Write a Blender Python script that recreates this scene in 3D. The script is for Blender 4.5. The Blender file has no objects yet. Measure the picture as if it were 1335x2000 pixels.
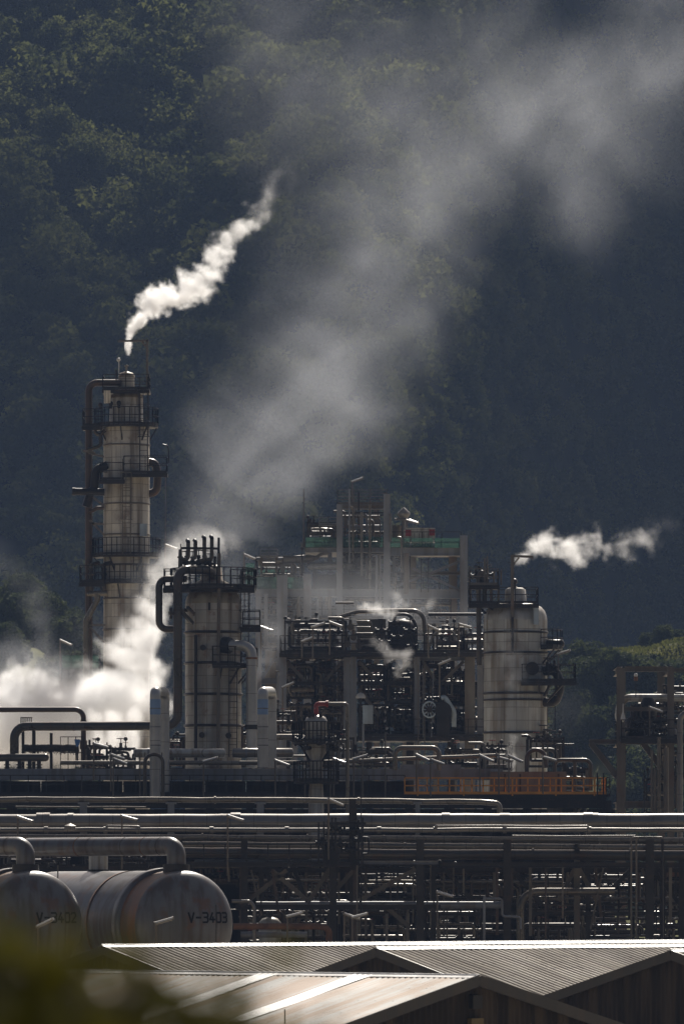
import bpy, math, random
import numpy as np
from mathutils import Vector, Matrix

random.seed(7)
rng = np.random.default_rng(11)
SC = bpy.context.scene
COL = SC.collection
R = math.radians

# ---------------------------------------------------------------- camera
F = 12800.0          # focal length in photo pixels
HOR = 1740.0         # row of the horizon
CZ = 8.0             # camera height
cam = bpy.data.cameras.new("camera")
cam.sensor_fit = 'HORIZONTAL'
cam.sensor_width = 36.0
cam.lens = 36.0 * F / 1335.0
cam.shift_y = (HOR - 1000.0) / 1335.0
cam.clip_start = 0.5
cam.clip_end = 20000.0
cam.dof.use_dof = True
cam.dof.focus_distance = 385.0
cam.dof.aperture_fstop = 5.0
camo = bpy.data.objects.new("camera", cam)
COL.objects.link(camo)
camo.location = (0, 0, CZ)
camo.rotation_euler = (R(90), 0, 0)
SC.camera = camo

# ---------------------------------------------------------------- light
SUN_EL, SUN_AZ = 42.0, 10.0      # azimuth from the view direction towards the right
w = bpy.data.worlds.new("World")
SC.world = w
w.use_nodes = True
nt = w.node_tree
bg = nt.nodes["Background"]
sky = nt.nodes.new("ShaderNodeTexSky")
sky.sky_type = 'NISHITA'
sky.sun_disc = False
sky.sun_elevation = R(SUN_EL)
sky.sun_rotation = R(SUN_AZ)
sky.air_density = 0.6
sky.dust_density = 6.0
nt.links.new(sky.outputs[0], bg.inputs[0])
bg.inputs[1].default_value = 0.05
sl = bpy.data.lights.new("sun", 'SUN')
sl.energy = 5.0
sl.angle = R(0.5)
sl.color = (1.0, 0.94, 0.85)
so = bpy.data.objects.new("sun", sl)
COL.objects.link(so)
sd = Vector((math.sin(R(SUN_AZ)) * math.cos(R(SUN_EL)), math.cos(R(SUN_AZ)) * math.cos(R(SUN_EL)), math.sin(R(SUN_EL))))
so.rotation_euler = sd.to_track_quat('Z', 'Y').to_euler()
so.location = (60, 200, 200)

SC.view_settings.view_transform = 'Standard'
SC.view_settings.look = 'None'
SC.view_settings.exposure = 0.30
SC.view_settings.gamma = 1.0
cy = SC.cycles
cy.max_bounces = 16
cy.diffuse_bounces = 3
cy.glossy_bounces = 3
cy.transmission_bounces = 3
cy.transparent_max_bounces = 12
cy.volume_bounces = 14
cy.volume_step_rate = 1.0
cy.volume_max_steps = 512
cy.use_denoising = True
cy.sample_clamp_indirect = 6.0


# ---------------------------------------------------------------- helpers
def P(px, py, Y):
    return Vector(((px - 667.5) * Y / F, Y, CZ + (HOR - py) * Y / F))


def PX(px, Y):
    return (px - 667.5) * Y / F


def PZ(py, Y):
    return CZ + (HOR - py) * Y / F


def L(n, Y):
    return n * Y / F


def fillet(path, bend, k=6):
    path = [Vector(p) for p in path]
    if len(path) < 3 or bend <= 0:
        return path
    out = [path[0]]
    for i in range(1, len(path) - 1):
        a, b, c = path[i - 1], path[i], path[i + 1]
        u, v = a - b, c - b
        lu, lv = u.length, v.length
        if lu < 1e-6 or lv < 1e-6:
            continue
        u.normalize(); v.normalize()
        turn = math.pi - u.angle(v, 0.0)
        if turn < 0.03:
            out.append(b); continue
        d = min(bend * math.tan(turn / 2), lu * .49, lv * .49)
        p, q = b + u * d, b + v * d
        wt = math.cos(turn / 2)
        for j in range(k + 1):
            t = j / k
            w0, w1, w2 = (1 - t) ** 2, 2 * t * (1 - t) * wt, t * t
            out.append((p * w0 + b * w1 + q * w2) / (w0 + w1 + w2))
    out.append(path[-1])
    return out


class MB:
    def __init__(self):
        self.v = []; self.f = []; self.s = []

    def add(self, vs, fs, smooth=False):
        o = len(self.v)
        self.v.extend(tuple(p) for p in vs)
        for f in fs:
            self.f.append(tuple(i + o for i in f)); self.s.append(smooth)
        return self

    def box(self, c, size, rz=0.0):
        x, y, z = size[0] / 2, size[1] / 2, size[2] / 2
        cs, sn = math.cos(rz), math.sin(rz)
        vs = []
        for dz in (-z, z):
            for dx, dy in ((-x, -y), (x, -y), (x, y), (-x, y)):
                vs.append((c[0] + dx * cs - dy * sn, c[1] + dx * sn + dy * cs, c[2] + dz))
        return self.add(vs, [(3, 2, 1, 0), (4, 5, 6, 7), (0, 1, 5, 4), (1, 2, 6, 5), (2, 3, 7, 6), (3, 0, 4, 7)])

    def frame(self, p, q):
        d = (Vector(q) - Vector(p)).normalized()
        up = Vector((0, 0, 1)) if abs(d.z) < .95 else Vector((0, 1, 0))
        a = d.cross(up).normalized()
        b = a.cross(d).normalized()
        return d, a, b

    def bar(self, p, q, wd, h=None):
        h = h or wd
        p, q = Vector(p), Vector(q)
        d, a, b = self.frame(p, q)
        vs = []
        for e in (p, q):
            for s, t in ((-1, -1), (1, -1), (1, 1), (-1, 1)):
                vs.append(e + a * (s * wd / 2) + b * (t * h / 2))
        return self.add(vs, [(0, 1, 2, 3), (7, 6, 5, 4), (0, 4, 5, 1), (1, 5, 6, 2), (2, 6, 7, 3), (3, 7, 4, 0)])

    def ibeam(self, p, q, wd, h):
        """rolled section: web plus two flanges, h measured along the section's upright"""
        p, q = Vector(p), Vector(q)
        d, a, b = self.frame(p, q)
        t = max(.02, h * .09)
        for s in (-1, 1):
            off = b * (s * (h / 2 - t / 2))
            self.bar(p + off, q + off, wd, t)
        return self.bar(p, q, t, h - 2 * t - .002)

    def cyl(self, p, q, r, n=12, r2=None, caps=True):
        r2 = r if r2 is None else r2
        p, q = Vector(p), Vector(q)
        d, a, b = self.frame(p, q)
        vs = []
        for e, rr in ((p, r), (q, r2)):
            for i in range(n):
                t = 2 * math.pi * i / n
                vs.append(e + a * (rr * math.cos(t)) + b * (rr * math.sin(t)))
        self.add(vs, [(i, (i + 1) % n, n + (i + 1) % n, n + i) for i in range(n)], True)
        if caps:
            self.add(vs[:n], [tuple(range(n))[::-1]])
            self.add(vs[n:], [tuple(range(n))])
        return self

    def tube(self, path, r, bend=None, n=12, k=6, caps=True):
        pts = fillet(path, r * 2.2 if bend is None else bend, k)
        m = len(pts)
        tang = []
        for i in range(m):
            t = pts[min(i + 1, m - 1)] - pts[max(i - 1, 0)]
            tang.append(t.normalized())
        d = tang[0]
        up = Vector((0, 0, 1)) if abs(d.z) < .9 else Vector((0, 1, 0))
        a = d.cross(up).normalized()
        vs = []
        for i in range(m):
            d = tang[i]
            a = (a - d * a.dot(d)).normalized()
            b = a.cross(d)
            for j in range(n):
                t = 2 * math.pi * j / n
                vs.append(pts[i] + a * (r * math.cos(t)) + b * (r * math.sin(t)))
        fs = []
        for i in range(m - 1):
            for j in range(n):
                fs.append((i * n + j, i * n + (j + 1) % n, (i + 1) * n + (j + 1) % n, (i + 1) * n + j))
        self.add(vs, fs, True)
        if caps:
            self.add(vs[:n], [tuple(range(n))[::-1]])
            self.add(vs[-n:], [tuple(range(n))])
        return self

    def lathe(self, prof, c, n=32, axis=None):
        """prof: (radius, height) from bottom to top; about z, or about the unit vector axis"""
        c = Vector(c)
        if axis is None:
            ax, a, b = Vector((0, 0, 1)), Vector((1, 0, 0)), Vector((0, 1, 0))
        else:
            ax = Vector(axis).normalized()
            up = Vector((0, 0, 1)) if abs(ax.z) < .95 else Vector((0, 1, 0))
            a = up.cross(ax).normalized()
            b = ax.cross(a).normalized()
        vs = []
        for r, h in prof:
            for i in range(n):
                t = 2 * math.pi * i / n
                vs.append(c + ax * h + a * (r * math.cos(t)) + b * (r * math.sin(t)))
        fs = []
        for k in range(len(prof) - 1):
            for i in range(n):
                fs.append((k * n + i, k * n + (i + 1) % n, (k + 1) * n + (i + 1) % n, (k + 1) * n + i))
        self.add(vs, fs, True)
        self.add(vs[:n], [tuple(range(n))[::-1]])
        self.add(vs[-n:], [tuple(range(n))])
        return self

    def ring(self, c, r0, r1, z0, z1, n=32, a0=0.0, a1=2 * math.pi):
        full = abs(a1 - a0 - 2 * math.pi) < 1e-4
        m = n if full else n + 1
        vs = []
        for r, z in ((r0, z0), (r1, z0), (r1, z1), (r0, z1)):
            for i in range(m):
                t = a0 + (a1 - a0) * i / n
                vs.append((c[0] + r * math.cos(t), c[1] + r * math.sin(t), z))
        fs = []
        for k in range(4):
            k2 = (k + 1) % 4
            for i in range(n):
                j = (i + 1) % m
                fs.append((k * m + i, k * m + j, k2 * m + j, k2 * m + i))
        if not full:
            fs.append((0, m, 2 * m, 3 * m)); fs.append((m - 1, 4 * m - 1, 3 * m - 1, 2 * m - 1))
        return self.add(vs, fs)

    def sphere(self, c, r, n=12):
        prof = [(max(1e-3, r * math.sin(math.pi * i / 8)), -r * math.cos(math.pi * i / 8)) for i in range(9)]
        return self.lathe(prof, c, n)

    def rails(self, pts, h=1.1, every=1.5, t=.05, toe=True):
        """guard rail along a polyline of deck-edge points"""
        pts = [Vector(p) for p in pts]
        for a, b in zip(pts, pts[1:]):
            n = max(1, round((b - a).length / every))
            for i in range(n + 1):
                p = a.lerp(b, i / n)
                self.bar(p, p + Vector((0, 0, h)), t)
            for hh in (h, h * .55):
                z = Vector((0, 0, hh))
                self.bar(a + z, b + z, t)
            if toe:
                z = Vector((0, 0, .09))
                self.bar(a + z, b + z, .02, .15)
        return self

    def ladder(self, base, top, wd=.45, face=(0, -1), cage=True):
        base, top = Vector(base), Vector(top)
        fx = Vector((face[0], face[1], 0)).normalized()
        side = Vector((-fx.y, fx.x, 0)) * (wd / 2)
        self.bar(base - side, top - side, .06)
        self.bar(base + side, top + side, .06)
        n = int((top - base).length / .33)
        for i in range(1, n):
            p = base.lerp(top, i / n)
            self.bar(p - side, p + side, .03)
        if cage:
            z = base.z + 2.2
            hoops = []
            while z < top.z:
                arc = [Vector((base.x, base.y, z)) + side * (1.5 * math.cos(math.pi * j / 6)) + fx * (.7 * math.sin(math.pi * j / 6)) for j in range(7)]
                for a, b in zip(arc, arc[1:]):
                    self.bar(a, b, .04, .05)
                hoops.append(arc)
                z += 1.0
            if len(hoops) > 1:
                for j in (1, 3, 5):
                    self.bar(hoops[0][j], hoops[-1][j], .04)
        return self

    def build(self, name, mat, parent=None, loc=None):
        me = bpy.data.meshes.new(name)
        o = Vector((0, 0, 0))
        if parent is not None:
            p = parent
            while p is not None:
                o = o + p.location
                p = p.parent
        elif loc is not None:
            o = Vector(loc)
        me.from_pydata([(a - o.x, b - o.y, c - o.z) for a, b, c in self.v], [], self.f)
        me.polygons.foreach_set("use_smooth", self.s)
        me.materials.append(mat)
        me.update()
        ob = bpy.data.objects.new(name, me)
        COL.objects.link(ob)
        if parent is not None:
            ob.parent = parent
        elif loc is not None:
            ob.location = loc
        return ob


def tag(o, label=None, cat=None, group=None, kind=None):
    if label: o["label"] = label
    if cat: o["category"] = cat
    if group: o["group"] = group
    if kind: o["kind"] = kind
    return o


def thing(name, loc, label, cat, group=None):
    o = bpy.data.objects.new(name, None)
    o.empty_display_size = .3
    COL.objects.link(o)
    o.location = loc
    return tag(o, label, cat, group)


def copy_tree(o, parent=None):
    c = o.copy(); COL.objects.link(c)
    if parent is not None:
        c.parent = parent
    for ch in list(o.children):
        copy_tree(ch, c)
    return c


# ---------------------------------------------------------------- materials
def mat(name, col, rough=.55, metal=0.0, var=.18, scale=.8, rust=0.0, rcol=(.16, .065, .025), streak=0.0, scol=(.10, .075, .05),
        seam_z=0.0, seam_a=0, seam_x=0.0, bump=.0, seam_w=.035, seam_dark=.45, spec=.5, soot=0.0):
    m = bpy.data.materials.new(name)
    m.use_nodes = True
    t = m.node_tree; N = t.nodes; K = t.links.new
    b = N["Principled BSDF"]
    b.inputs["Roughness"].default_value = rough
    b.inputs["Metallic"].default_value = metal
    b.inputs["Specular IOR Level"].default_value = spec
    tc = N.new("ShaderNodeTexCoord")
    nz = N.new("ShaderNodeTexNoise"); nz.inputs["Scale"].default_value = scale; nz.inputs["Detail"].default_value = 6
    K(tc.outputs["Object"], nz.inputs["Vector"])
    cur = None

    def mix(fac, a, bcol, mode='MIX'):
        x = N.new("ShaderNodeMix"); x.data_type = 'RGBA'; x.blend_type = mode
        if hasattr(fac, "links"): K(fac, x.inputs[0])
        else: x.inputs[0].default_value = fac
        for v, i in ((a, 6), (bcol, 7)):
            if hasattr(v, "links"): K(v, x.inputs[i])
            else: x.inputs[i].default_value = (*v, 1)
        return x.outputs[2]

    def ramp(src, lo, hi, vmax=1.0):
        r = N.new("ShaderNodeMapRange"); r.interpolation_type = 'SMOOTHSTEP'
        K(src, r.inputs[0]); r.inputs[1].default_value = lo; r.inputs[2].default_value = hi; r.inputs[4].default_value = vmax
        return r.outputs[0]

    def math_(op, a, b2=None):
        x = N.new("ShaderNodeMath"); x.operation = op
        for v, i in ((a, 0), (b2, 1)):
            if v is None: continue
            if hasattr(v, "links"): K(v, x.inputs[i])
            else: x.inputs[i].default_value = v
        return x.outputs[0]

    lo = tuple(c * (1 - var) for c in col); hi = tuple(min(1, c * (1 + var)) for c in col)
    cur = mix(ramp(nz.outputs["Fac"], .3, .7), lo, hi)
    if streak:
        mp = N.new("ShaderNodeMapping"); mp.inputs["Scale"].default_value = (1.6, 1.6, .12)
        K(tc.outputs["Object"], mp.inputs[0])
        n2 = N.new("ShaderNodeTexNoise"); n2.inputs["Scale"].default_value = 1.3; n2.inputs["Detail"].default_value = 5
        K(mp.outputs[0], n2.inputs["Vector"])
        cur = mix(ramp(n2.outputs["Fac"], .44, .64, streak), cur, scol)
    if rust:
        n3 = N.new("ShaderNodeTexNoise"); n3.inputs["Scale"].default_value = scale * 1.7; n3.inputs["Detail"].default_value = 8; n3.inputs["Roughness"].default_value = .7
        K(tc.outputs["Object"], n3.inputs["Vector"])
        cur = mix(ramp(n3.outputs["Fac"], .52, .66, rust), cur, rcol)
    if seam_z or seam_a or seam_x:
        sp = N.new("ShaderNodeSeparateXYZ"); K(tc.outputs["Object"], sp.inputs[0])
        masks = []
        if seam_z:
            fr = math_('FRACT', math_('DIVIDE', sp.outputs[2], seam_z))
            masks.append(math_('LESS_THAN', fr, seam_w / seam_z))
        if seam_x:
            fr = math_('FRACT', math_('DIVIDE', sp.outputs[0], seam_x))
            masks.append(math_('LESS_THAN', fr, seam_w / seam_x))
        if seam_a:
            an = math_('ARCTAN2', sp.outputs[1], sp.outputs[0])
            fr = math_('FRACT', math_('MULTIPLY', an, seam_a / (2 * math.pi)))
            masks.append(math_('LESS_THAN', fr, .035))
            # every panel of the cladding has a tone of its own
            fa = math_('FLOOR', math_('MULTIPLY', an, seam_a / (2 * math.pi)))
            fz = math_('FLOOR', math_('DIVIDE', sp.outputs[2], seam_z or 1.0))
            cb = N.new("ShaderNodeCombineXYZ"); K(fa, cb.inputs[0]); K(fz, cb.inputs[1])
            wn = N.new("ShaderNodeTexWhiteNoise"); wn.noise_dimensions = '2D'; K(cb.outputs[0], wn.inputs["Vector"])
            cur = mix(math_('MULTIPLY', wn.outputs["Value"], .60), cur, tuple(c * .55 for c in col))
        s = masks[0]
        for k2 in masks[1:]:
            s = math_('MAXIMUM', s, k2)
        cur = mix(math_('MULTIPLY', s, 1 - seam_dark), cur, (.03, .022, .015))
    K(cur, b.inputs["Base Color"])
    rr = N.new("ShaderNodeMapRange"); K(nz.outputs["Fac"], rr.inputs[0])
    rr.inputs[3].default_value = max(.05, rough - .12); rr.inputs[4].default_value = min(1, rough + .12)
    K(rr.outputs[0], b.inputs["Roughness"])
    if bump:
        bp = N.new("ShaderNodeBump"); bp.inputs["Strength"].default_value = bump; bp.inputs["Distance"].default_value = .05
        K(nz.outputs["Fac"], bp.inputs["Height"]); K(bp.outputs[0], b.inputs["Normal"])
    return m


M = {}
M['cream'] = mat("cream_cladding", (.68, .62, .50), .5, .05, .12, .5, rust=.6, streak=.9, scol=(.22, .16, .095), seam_z=.85, seam_a=14)
M['greyclad'] = mat("grey_cladding", (.52, .49, .42), .42, .1, .12, .5, rust=.7, streak=.9, scol=(.19, .14, .085), seam_z=.75, seam_a=14)
M['palecl'] = mat("pale_cladding", (.53, .53, .49), .38, .15, .12, .5, rust=.5, streak=.9, scol=(.22, .17, .11), seam_z=.8, seam_a=16)
M['head'] = mat("stained_head", (.30, .26, .18), .5, .2, .3, .9, rust=.7, streak=.6)
M['headlight'] = mat("pale_head", (.45, .43, .38), .38, .3, .2, .9, rust=.3, streak=.5)
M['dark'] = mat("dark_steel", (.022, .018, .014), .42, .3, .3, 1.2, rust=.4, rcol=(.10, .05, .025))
M['brown'] = mat("brown_pipe", (.075, .050, .034), .40, .15, .25, .8, rust=.4)
M['steel'] = mat("grey_steel", (.20, .21, .225), .5, .1, .15, .5, rust=.25, streak=.4)
M['steelwarm'] = mat("weathered_steel", (.15, .13, .10), .5, .1, .2, .5, rust=.4, streak=.5)
M['pipe'] = mat("grey_pipe", (.19, .168, .132), .28, .4, .15, .6, rust=.15, seam_x=2.4)
M['pipedark'] = mat("dull_pipe", (.085, .072, .055), .30, .4, .2, .6, rust=.3, seam_x=2.8)
M['alu'] = mat("aluminium_cladding", (.215, .20, .178), .33, .4, .18, .7, rust=.2, seam_x=1.2, seam_z=1.2)
M['aluv'] = mat("silver_cladding", (.44, .43, .40), .34, .4, .15, .7, rust=.15, seam_z=1.6)
M['bluealu'] = mat("blue_cladding", (.20, .30, .46), .35, .4, .15, .7)
M['concrete'] = mat("grey_duct", (.20, .215, .235), .6, .0, .2, .4, streak=.5, bump=.1)
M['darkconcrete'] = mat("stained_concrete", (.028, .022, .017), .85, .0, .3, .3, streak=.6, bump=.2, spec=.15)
M['tank'] = mat("grey_tank", (.12, .12, .12), .36, .1, .22, .45, rust=.75, rcol=(.13, .062, .028), streak=.7, scol=(.06, .04, .025))
M['tankrust'] = mat("rusty_tank", (.17, .09, .045), .5, .0, .3, .5, rust=.9, rcol=(.22, .09, .03), streak=.6)
M['rust'] = mat("rust", (.16, .075, .035), .75, .1, .35, 1.5)
M['orange'] = mat("orange_paint", (.80, .32, .03), .45, .0, .15, 1.5)
M['red'] = mat("red_paint", (.30, .03, .025), .45, .0, .2, 1.5)
M['white'] = mat("white_enamel", (.62, .60, .55), .25, .0, .06, 2)
M['lens'] = mat("lamp_lens", (.22, .20, .17), .2, .0, .1, 2)
M['blue'] = mat("blue_plastic", (.04, .16, .42), .4, .0, .1, 2)
M['cab'] = mat("pale_cabinet", (.38, .45, .50), .45, .1, .1, 1.5, streak=.3)
M['black'] = mat("black_paint", (.02, .018, .016), .5, spec=.3)
M['letter'] = mat("stencil_paint", (.008, .008, .008), .7, spec=.1)
M['yellow'] = mat("yellow_sign", (.13, .09, .03), .6)


def translucent(name, col, col2, tr=.45, scale=.25, alpha=1.0):
    m = bpy.data.materials.new(name); m.use_nodes = True
    t = m.node_tree; N = t.nodes; K = t.links.new
    N.remove(N["Principled BSDF"])
    out = N["Material Output"]
    tc = N.new("ShaderNodeTexCoord")
    nz = N.new("ShaderNodeTexNoise"); nz.inputs["Scale"].default_value = scale; nz.inputs["Detail"].default_value = 4
    K(tc.outputs["Object"], nz.inputs["Vector"])
    cr = N.new("ShaderNodeValToRGB")
    cr.color_ramp.elements[0].position = .32; cr.color_ramp.elements[0].color = (*col, 1)
    cr.color_ramp.elements[1].position = .68; cr.color_ramp.elements[1].color = (*col2, 1)
    if alpha == 1.0 and scale < .2:
        e3 = cr.color_ramp.elements.new(.80); e3.color = (col2[0] * 1.5, col2[1] * 1.4, col2[2] * 2.2, 1)  # pale stop paints leaf glints into the hill foliage colour
    K(nz.outputs["Fac"], cr.inputs[0])
    d = N.new("ShaderNodeBsdfPrincipled"); d.inputs["Roughness"].default_value = .85; d.inputs["Specular IOR Level"].default_value = .05
    tr_ = N.new("ShaderNodeBsdfTranslucent")
    K(cr.outputs[0], d.inputs["Base Color"]); K(cr.outputs[0], tr_.inputs[0])
    mx = N.new("ShaderNodeMixShader"); mx.inputs[0].default_value = tr
    K(d.outputs[0], mx.inputs[1]); K(tr_.outputs[0], mx.inputs[2])
    last = mx.outputs[0]
    if alpha < 1:
        tp = N.new("ShaderNodeBsdfTransparent")
        m2 = N.new("ShaderNodeMixShader"); m2.inputs[0].default_value = alpha
        K(tp.outputs[0], m2.inputs[1]); K(last, m2.inputs[2]); last = m2.outputs[0]
    K(last, out.inputs["Surface"])
    return m


M['leaf'] = translucent("hill_foliage", (.038, .050, .016), (.155, .162, .050), .45, .09)
M['leafknoll'] = translucent("knoll_foliage", (.035, .048, .018), (.080, .090, .030), .35, .22)
M['leafnear'] = translucent("shrub_foliage", (.018, .020, .003), (.085, .075, .008), .5, 5)
M['screen'] = translucent("green_screen", (.055, .12, .095), (.07, .16, .12), .4, 1.2, .5)
M['grass'] = translucent("grass_blades", (.075, .085, .02), (.15, .145, .035), .45, .3)
M['bark'] = mat("bark", (.07, .055, .04), .9, 0, .3, 3)


# ---------------------------------------------------------------- ground and hills
def sstep(a, b, x):
    t = np.clip((x - a) / (b - a), 0, 1)
    return t * t * (3 - 2 * t)


_ph = rng.uniform(0, 6.28, (24, 2))
_dir = rng.uniform(0, 6.28, 24)


def bumps(x, y, wl, seed=0, n=6):
    s = 0
    for i in range(n):
        k = 2 * math.pi / (wl * (1.0 + .35 * (i - n / 2) / n * 2))
        a = _dir[(seed + i) % 24]
        s = s + np.sin(k * (x * math.cos(a) + y * math.sin(a)) + _ph[(seed + i) % 24, 0])
    return s / n ** .5


def H(x, y):
    x = np.asarray(x, float); y = np.asarray(y, float)
    right = sstep(-6, 62, x - .06 * (y - 1200))
    y0 = 985 + 400 * right
    tan = .57 + .83 * right
    d = np.maximum(0, y - y0)
    h = tan * d * sstep(0, 120, d) ** .5
    h = np.minimum(h, 238 + 0 * h)
    rel = sstep(0, 80, d)
    h = h + rel * (1 - .6 * right) * (6 * bumps(x, y * .6, 95, 0) + 3.0 * bumps(x, y, 36, 7))
    # knolls in front of the hill
    kr = 34.5 * np.exp(-((np.maximum(0, 28 - x) / 9.5) ** 2)) * np.exp(-((y - 735) / 75) ** 2) * (1 - .05 * sstep(30, 60, x))
    kl = 36.5 * np.exp(-((np.maximum(0, x + 33.0) / 11) ** 2)) * np.exp(-((y - 735) / 75) ** 2)
    kn = kr + kl
    h = h + kn + sstep(2, 20, kn) * 1.6 * bumps(x, y, 24, 13)
    # the bank the photographer stands on
    h = h + 6.3 * (1 - sstep(40, 110, y)) * sstep(-400, -60, -np.abs(x) * .2 - 40 + 0 * y + 0) * 1.0
    return np.clip(h, -0.5, 245)


xs = np.concatenate([np.linspace(-420, -130, 24)[:-1], np.linspace(-130, 150, 94)[:-1], np.linspace(150, 420, 22)])
ys = np.concatenate([np.linspace(-60, 120, 37)[:-1], np.linspace(120, 560, 23)[:-1], np.linspace(560, 1900, 270)[:-1], np.linspace(1900, 2500, 20)])
gx, gy = np.meshgrid(xs, ys)
gz = H(gx, gy)
me = bpy.data.meshes.new("terrain")
nx_, ny_ = len(xs), len(ys)
ii, jj = np.meshgrid(np.arange(nx_ - 1), np.arange(ny_ - 1))
b0 = (jj * nx_ + ii).ravel()
quads = np.stack([b0, b0 + 1, b0 + nx_ + 1, b0 + nx_], 1)
me.from_pydata(np.stack([gx.ravel(), gy.ravel(), gz.ravel()], 1).tolist(), [], quads.tolist())
me.polygons.foreach_set("use_smooth", [True] * len(quads))
gm = bpy.data.materials.new("ground_cover"); gm.use_nodes = True
t = gm.node_tree; N = t.nodes; K = t.links.new
bs = N["Principled BSDF"]; bs.inputs["Roughness"].default_value = .95; bs.inputs["Specular IOR Level"].default_value = .1
geo = N.new("ShaderNodeNewGeometry"); sx = N.new("ShaderNodeSeparateXYZ"); K(geo.outputs["Position"], sx.inputs[0])
nz = N.new("ShaderNodeTexNoise"); nz.inputs["Scale"].default_value = .12; nz.inputs["Detail"].default_value = 8
K(geo.outputs["Position"], nz.inputs["Vector"])
c1 = N.new("ShaderNodeValToRGB")
c1.color_ramp.elements[0].color = (.010, .013, .006, 1); c1.color_ramp.elements[1].color = (.022, .025, .010, 1)
c1.color_ramp.elements[0].position = .35; c1.color_ramp.elements[1].position = .65
K(nz.outputs["Fac"], c1.inputs[0])
# pasture on the knolls, paving on the plant's flat ground
kn = N.new("ShaderNodeMapRange"); K(sx.outputs[1], kn.inputs[0]); kn.inputs[1].default_value = 860; kn.inputs[2].default_value = 900
mxa = N.new("ShaderNodeMix"); mxa.data_type = 'RGBA'
mxa.inputs[6].default_value = (.11, .11, .03, 1)
K(c1.outputs[0], mxa.inputs[7]); K(kn.outputs[0], mxa.inputs[0])
fl = N.new("ShaderNodeMapRange"); K(sx.outputs[2], fl.inputs[0]); fl.inputs[1].default_value = 1.0; fl.inputs[2].default_value = 3.0
mxb = N.new("ShaderNodeMix"); mxb.data_type = 'RGBA'
mxb.inputs[6].default_value = (.40, .34, .26, 1)
# pale concrete aprons, with shade painted as a dark strip under the pipe rack
st1 = N.new("ShaderNodeMapRange"); st1.interpolation_type = 'SMOOTHSTEP'; K(sx.outputs[1], st1.inputs[0]); st1.inputs[1].default_value = 316; st1.inputs[2].default_value = 322
st2 = N.new("ShaderNodeMapRange"); st2.interpolation_type = 'SMOOTHSTEP'; K(sx.outputs[1], st2.inputs[0]); st2.inputs[1].default_value = 364; st2.inputs[2].default_value = 370
stm = N.new("ShaderNodeMath"); stm.operation = 'SUBTRACT'; K(st1.outputs[0], stm.inputs[0]); K(st2.outputs[0], stm.inputs[1])
mxc = N.new("ShaderNodeMix"); mxc.data_type = 'RGBA'; K(stm.outputs[0], mxc.inputs[0])
mxc.inputs[6].default_value = (.38, .33, .255, 1); mxc.inputs[7].default_value = (.05, .042, .034, 1)
K(mxc.outputs[2], mxb.inputs[6])
K(mxa.outputs[2], mxb.inputs[7]); K(fl.outputs[0], mxb.inputs[0])
K(mxb.outputs[2], bs.inputs["Base Color"])
me.materials.append(gm)
o = bpy.data.objects.new("terrain", me); COL.objects.link(o); tag(o, "ground of the plant rising to steep wooded hills", kind="structure")


# ---------------------------------------------------------------- trees
def leaf_cloud(lobes, n, size, flat=.35):
    """triangles scattered through ellipsoid lobes; lobes: (cx,cy,cz,rx,ry,rz)"""
    lobes = np.array(lobes)
    wts = lobes[:, 3] * lobes[:, 4] * lobes[:, 5]
    idx = rng.choice(len(lobes), n, p=wts / wts.sum())
    d = rng.normal(size=(n, 3)); d /= np.linalg.norm(d, axis=1)[:, None]
    rad = rng.uniform(.45, 1.0, n) ** .5
    lb = lobes[idx]
    c = lb[:, :3] + d * rad[:, None] * lb[:, 3:]
    a = rng.normal(size=(n, 3)) ; a -= flat * d * (a * d).sum(1)[:, None]
    a /= np.linalg.norm(a, axis=1)[:, None]
    b = np.cross(a, d + rng.normal(size=(n, 3)) * .6); b /= np.linalg.norm(b, axis=1)[:, None]
    s = size * rng.uniform(.55, 1.35, n)[:, None]
    return np.stack([c - a * s * .6 - b * s * .45, c + a * s * .6 - b * s * .35, c + b * s * .75], 1)


def tri_mesh(name, tris, material):
    n = len(tris)
    me = bpy.data.meshes.new(name)
    me.vertices.add(3 * n); me.loops.add(3 * n); me.polygons.add(n)
    me.vertices.foreach_set("co", tris.reshape(-1).astype(np.float32))
    me.loops.foreach_set("vertex_index", np.arange(3 * n, dtype=np.int32))
    me.polygons.foreach_set("loop_start", np.arange(0, 3 * n, 3, dtype=np.int32))
    me.polygons.foreach_set("loop_total", np.full(n, 3, dtype=np.int32))
    me.materials.append(material)
    me.update(); me.validate()
    return me


def crown_lobes(h, r, n):
    out = [(0, 0, h * .62, r * .62, r * .62, h * .30)]
    for i in range(n):
        a = rng.uniform(0, 6.28); q = rng.uniform(.3, .7) * r
        z = h * rng.uniform(.4, .86)
        s = r * rng.uniform(.28, .52)
        out.append((q * math.cos(a), q * math.sin(a), z, s, s, s * rng.uniform(.6, .95)))
    return out


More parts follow.
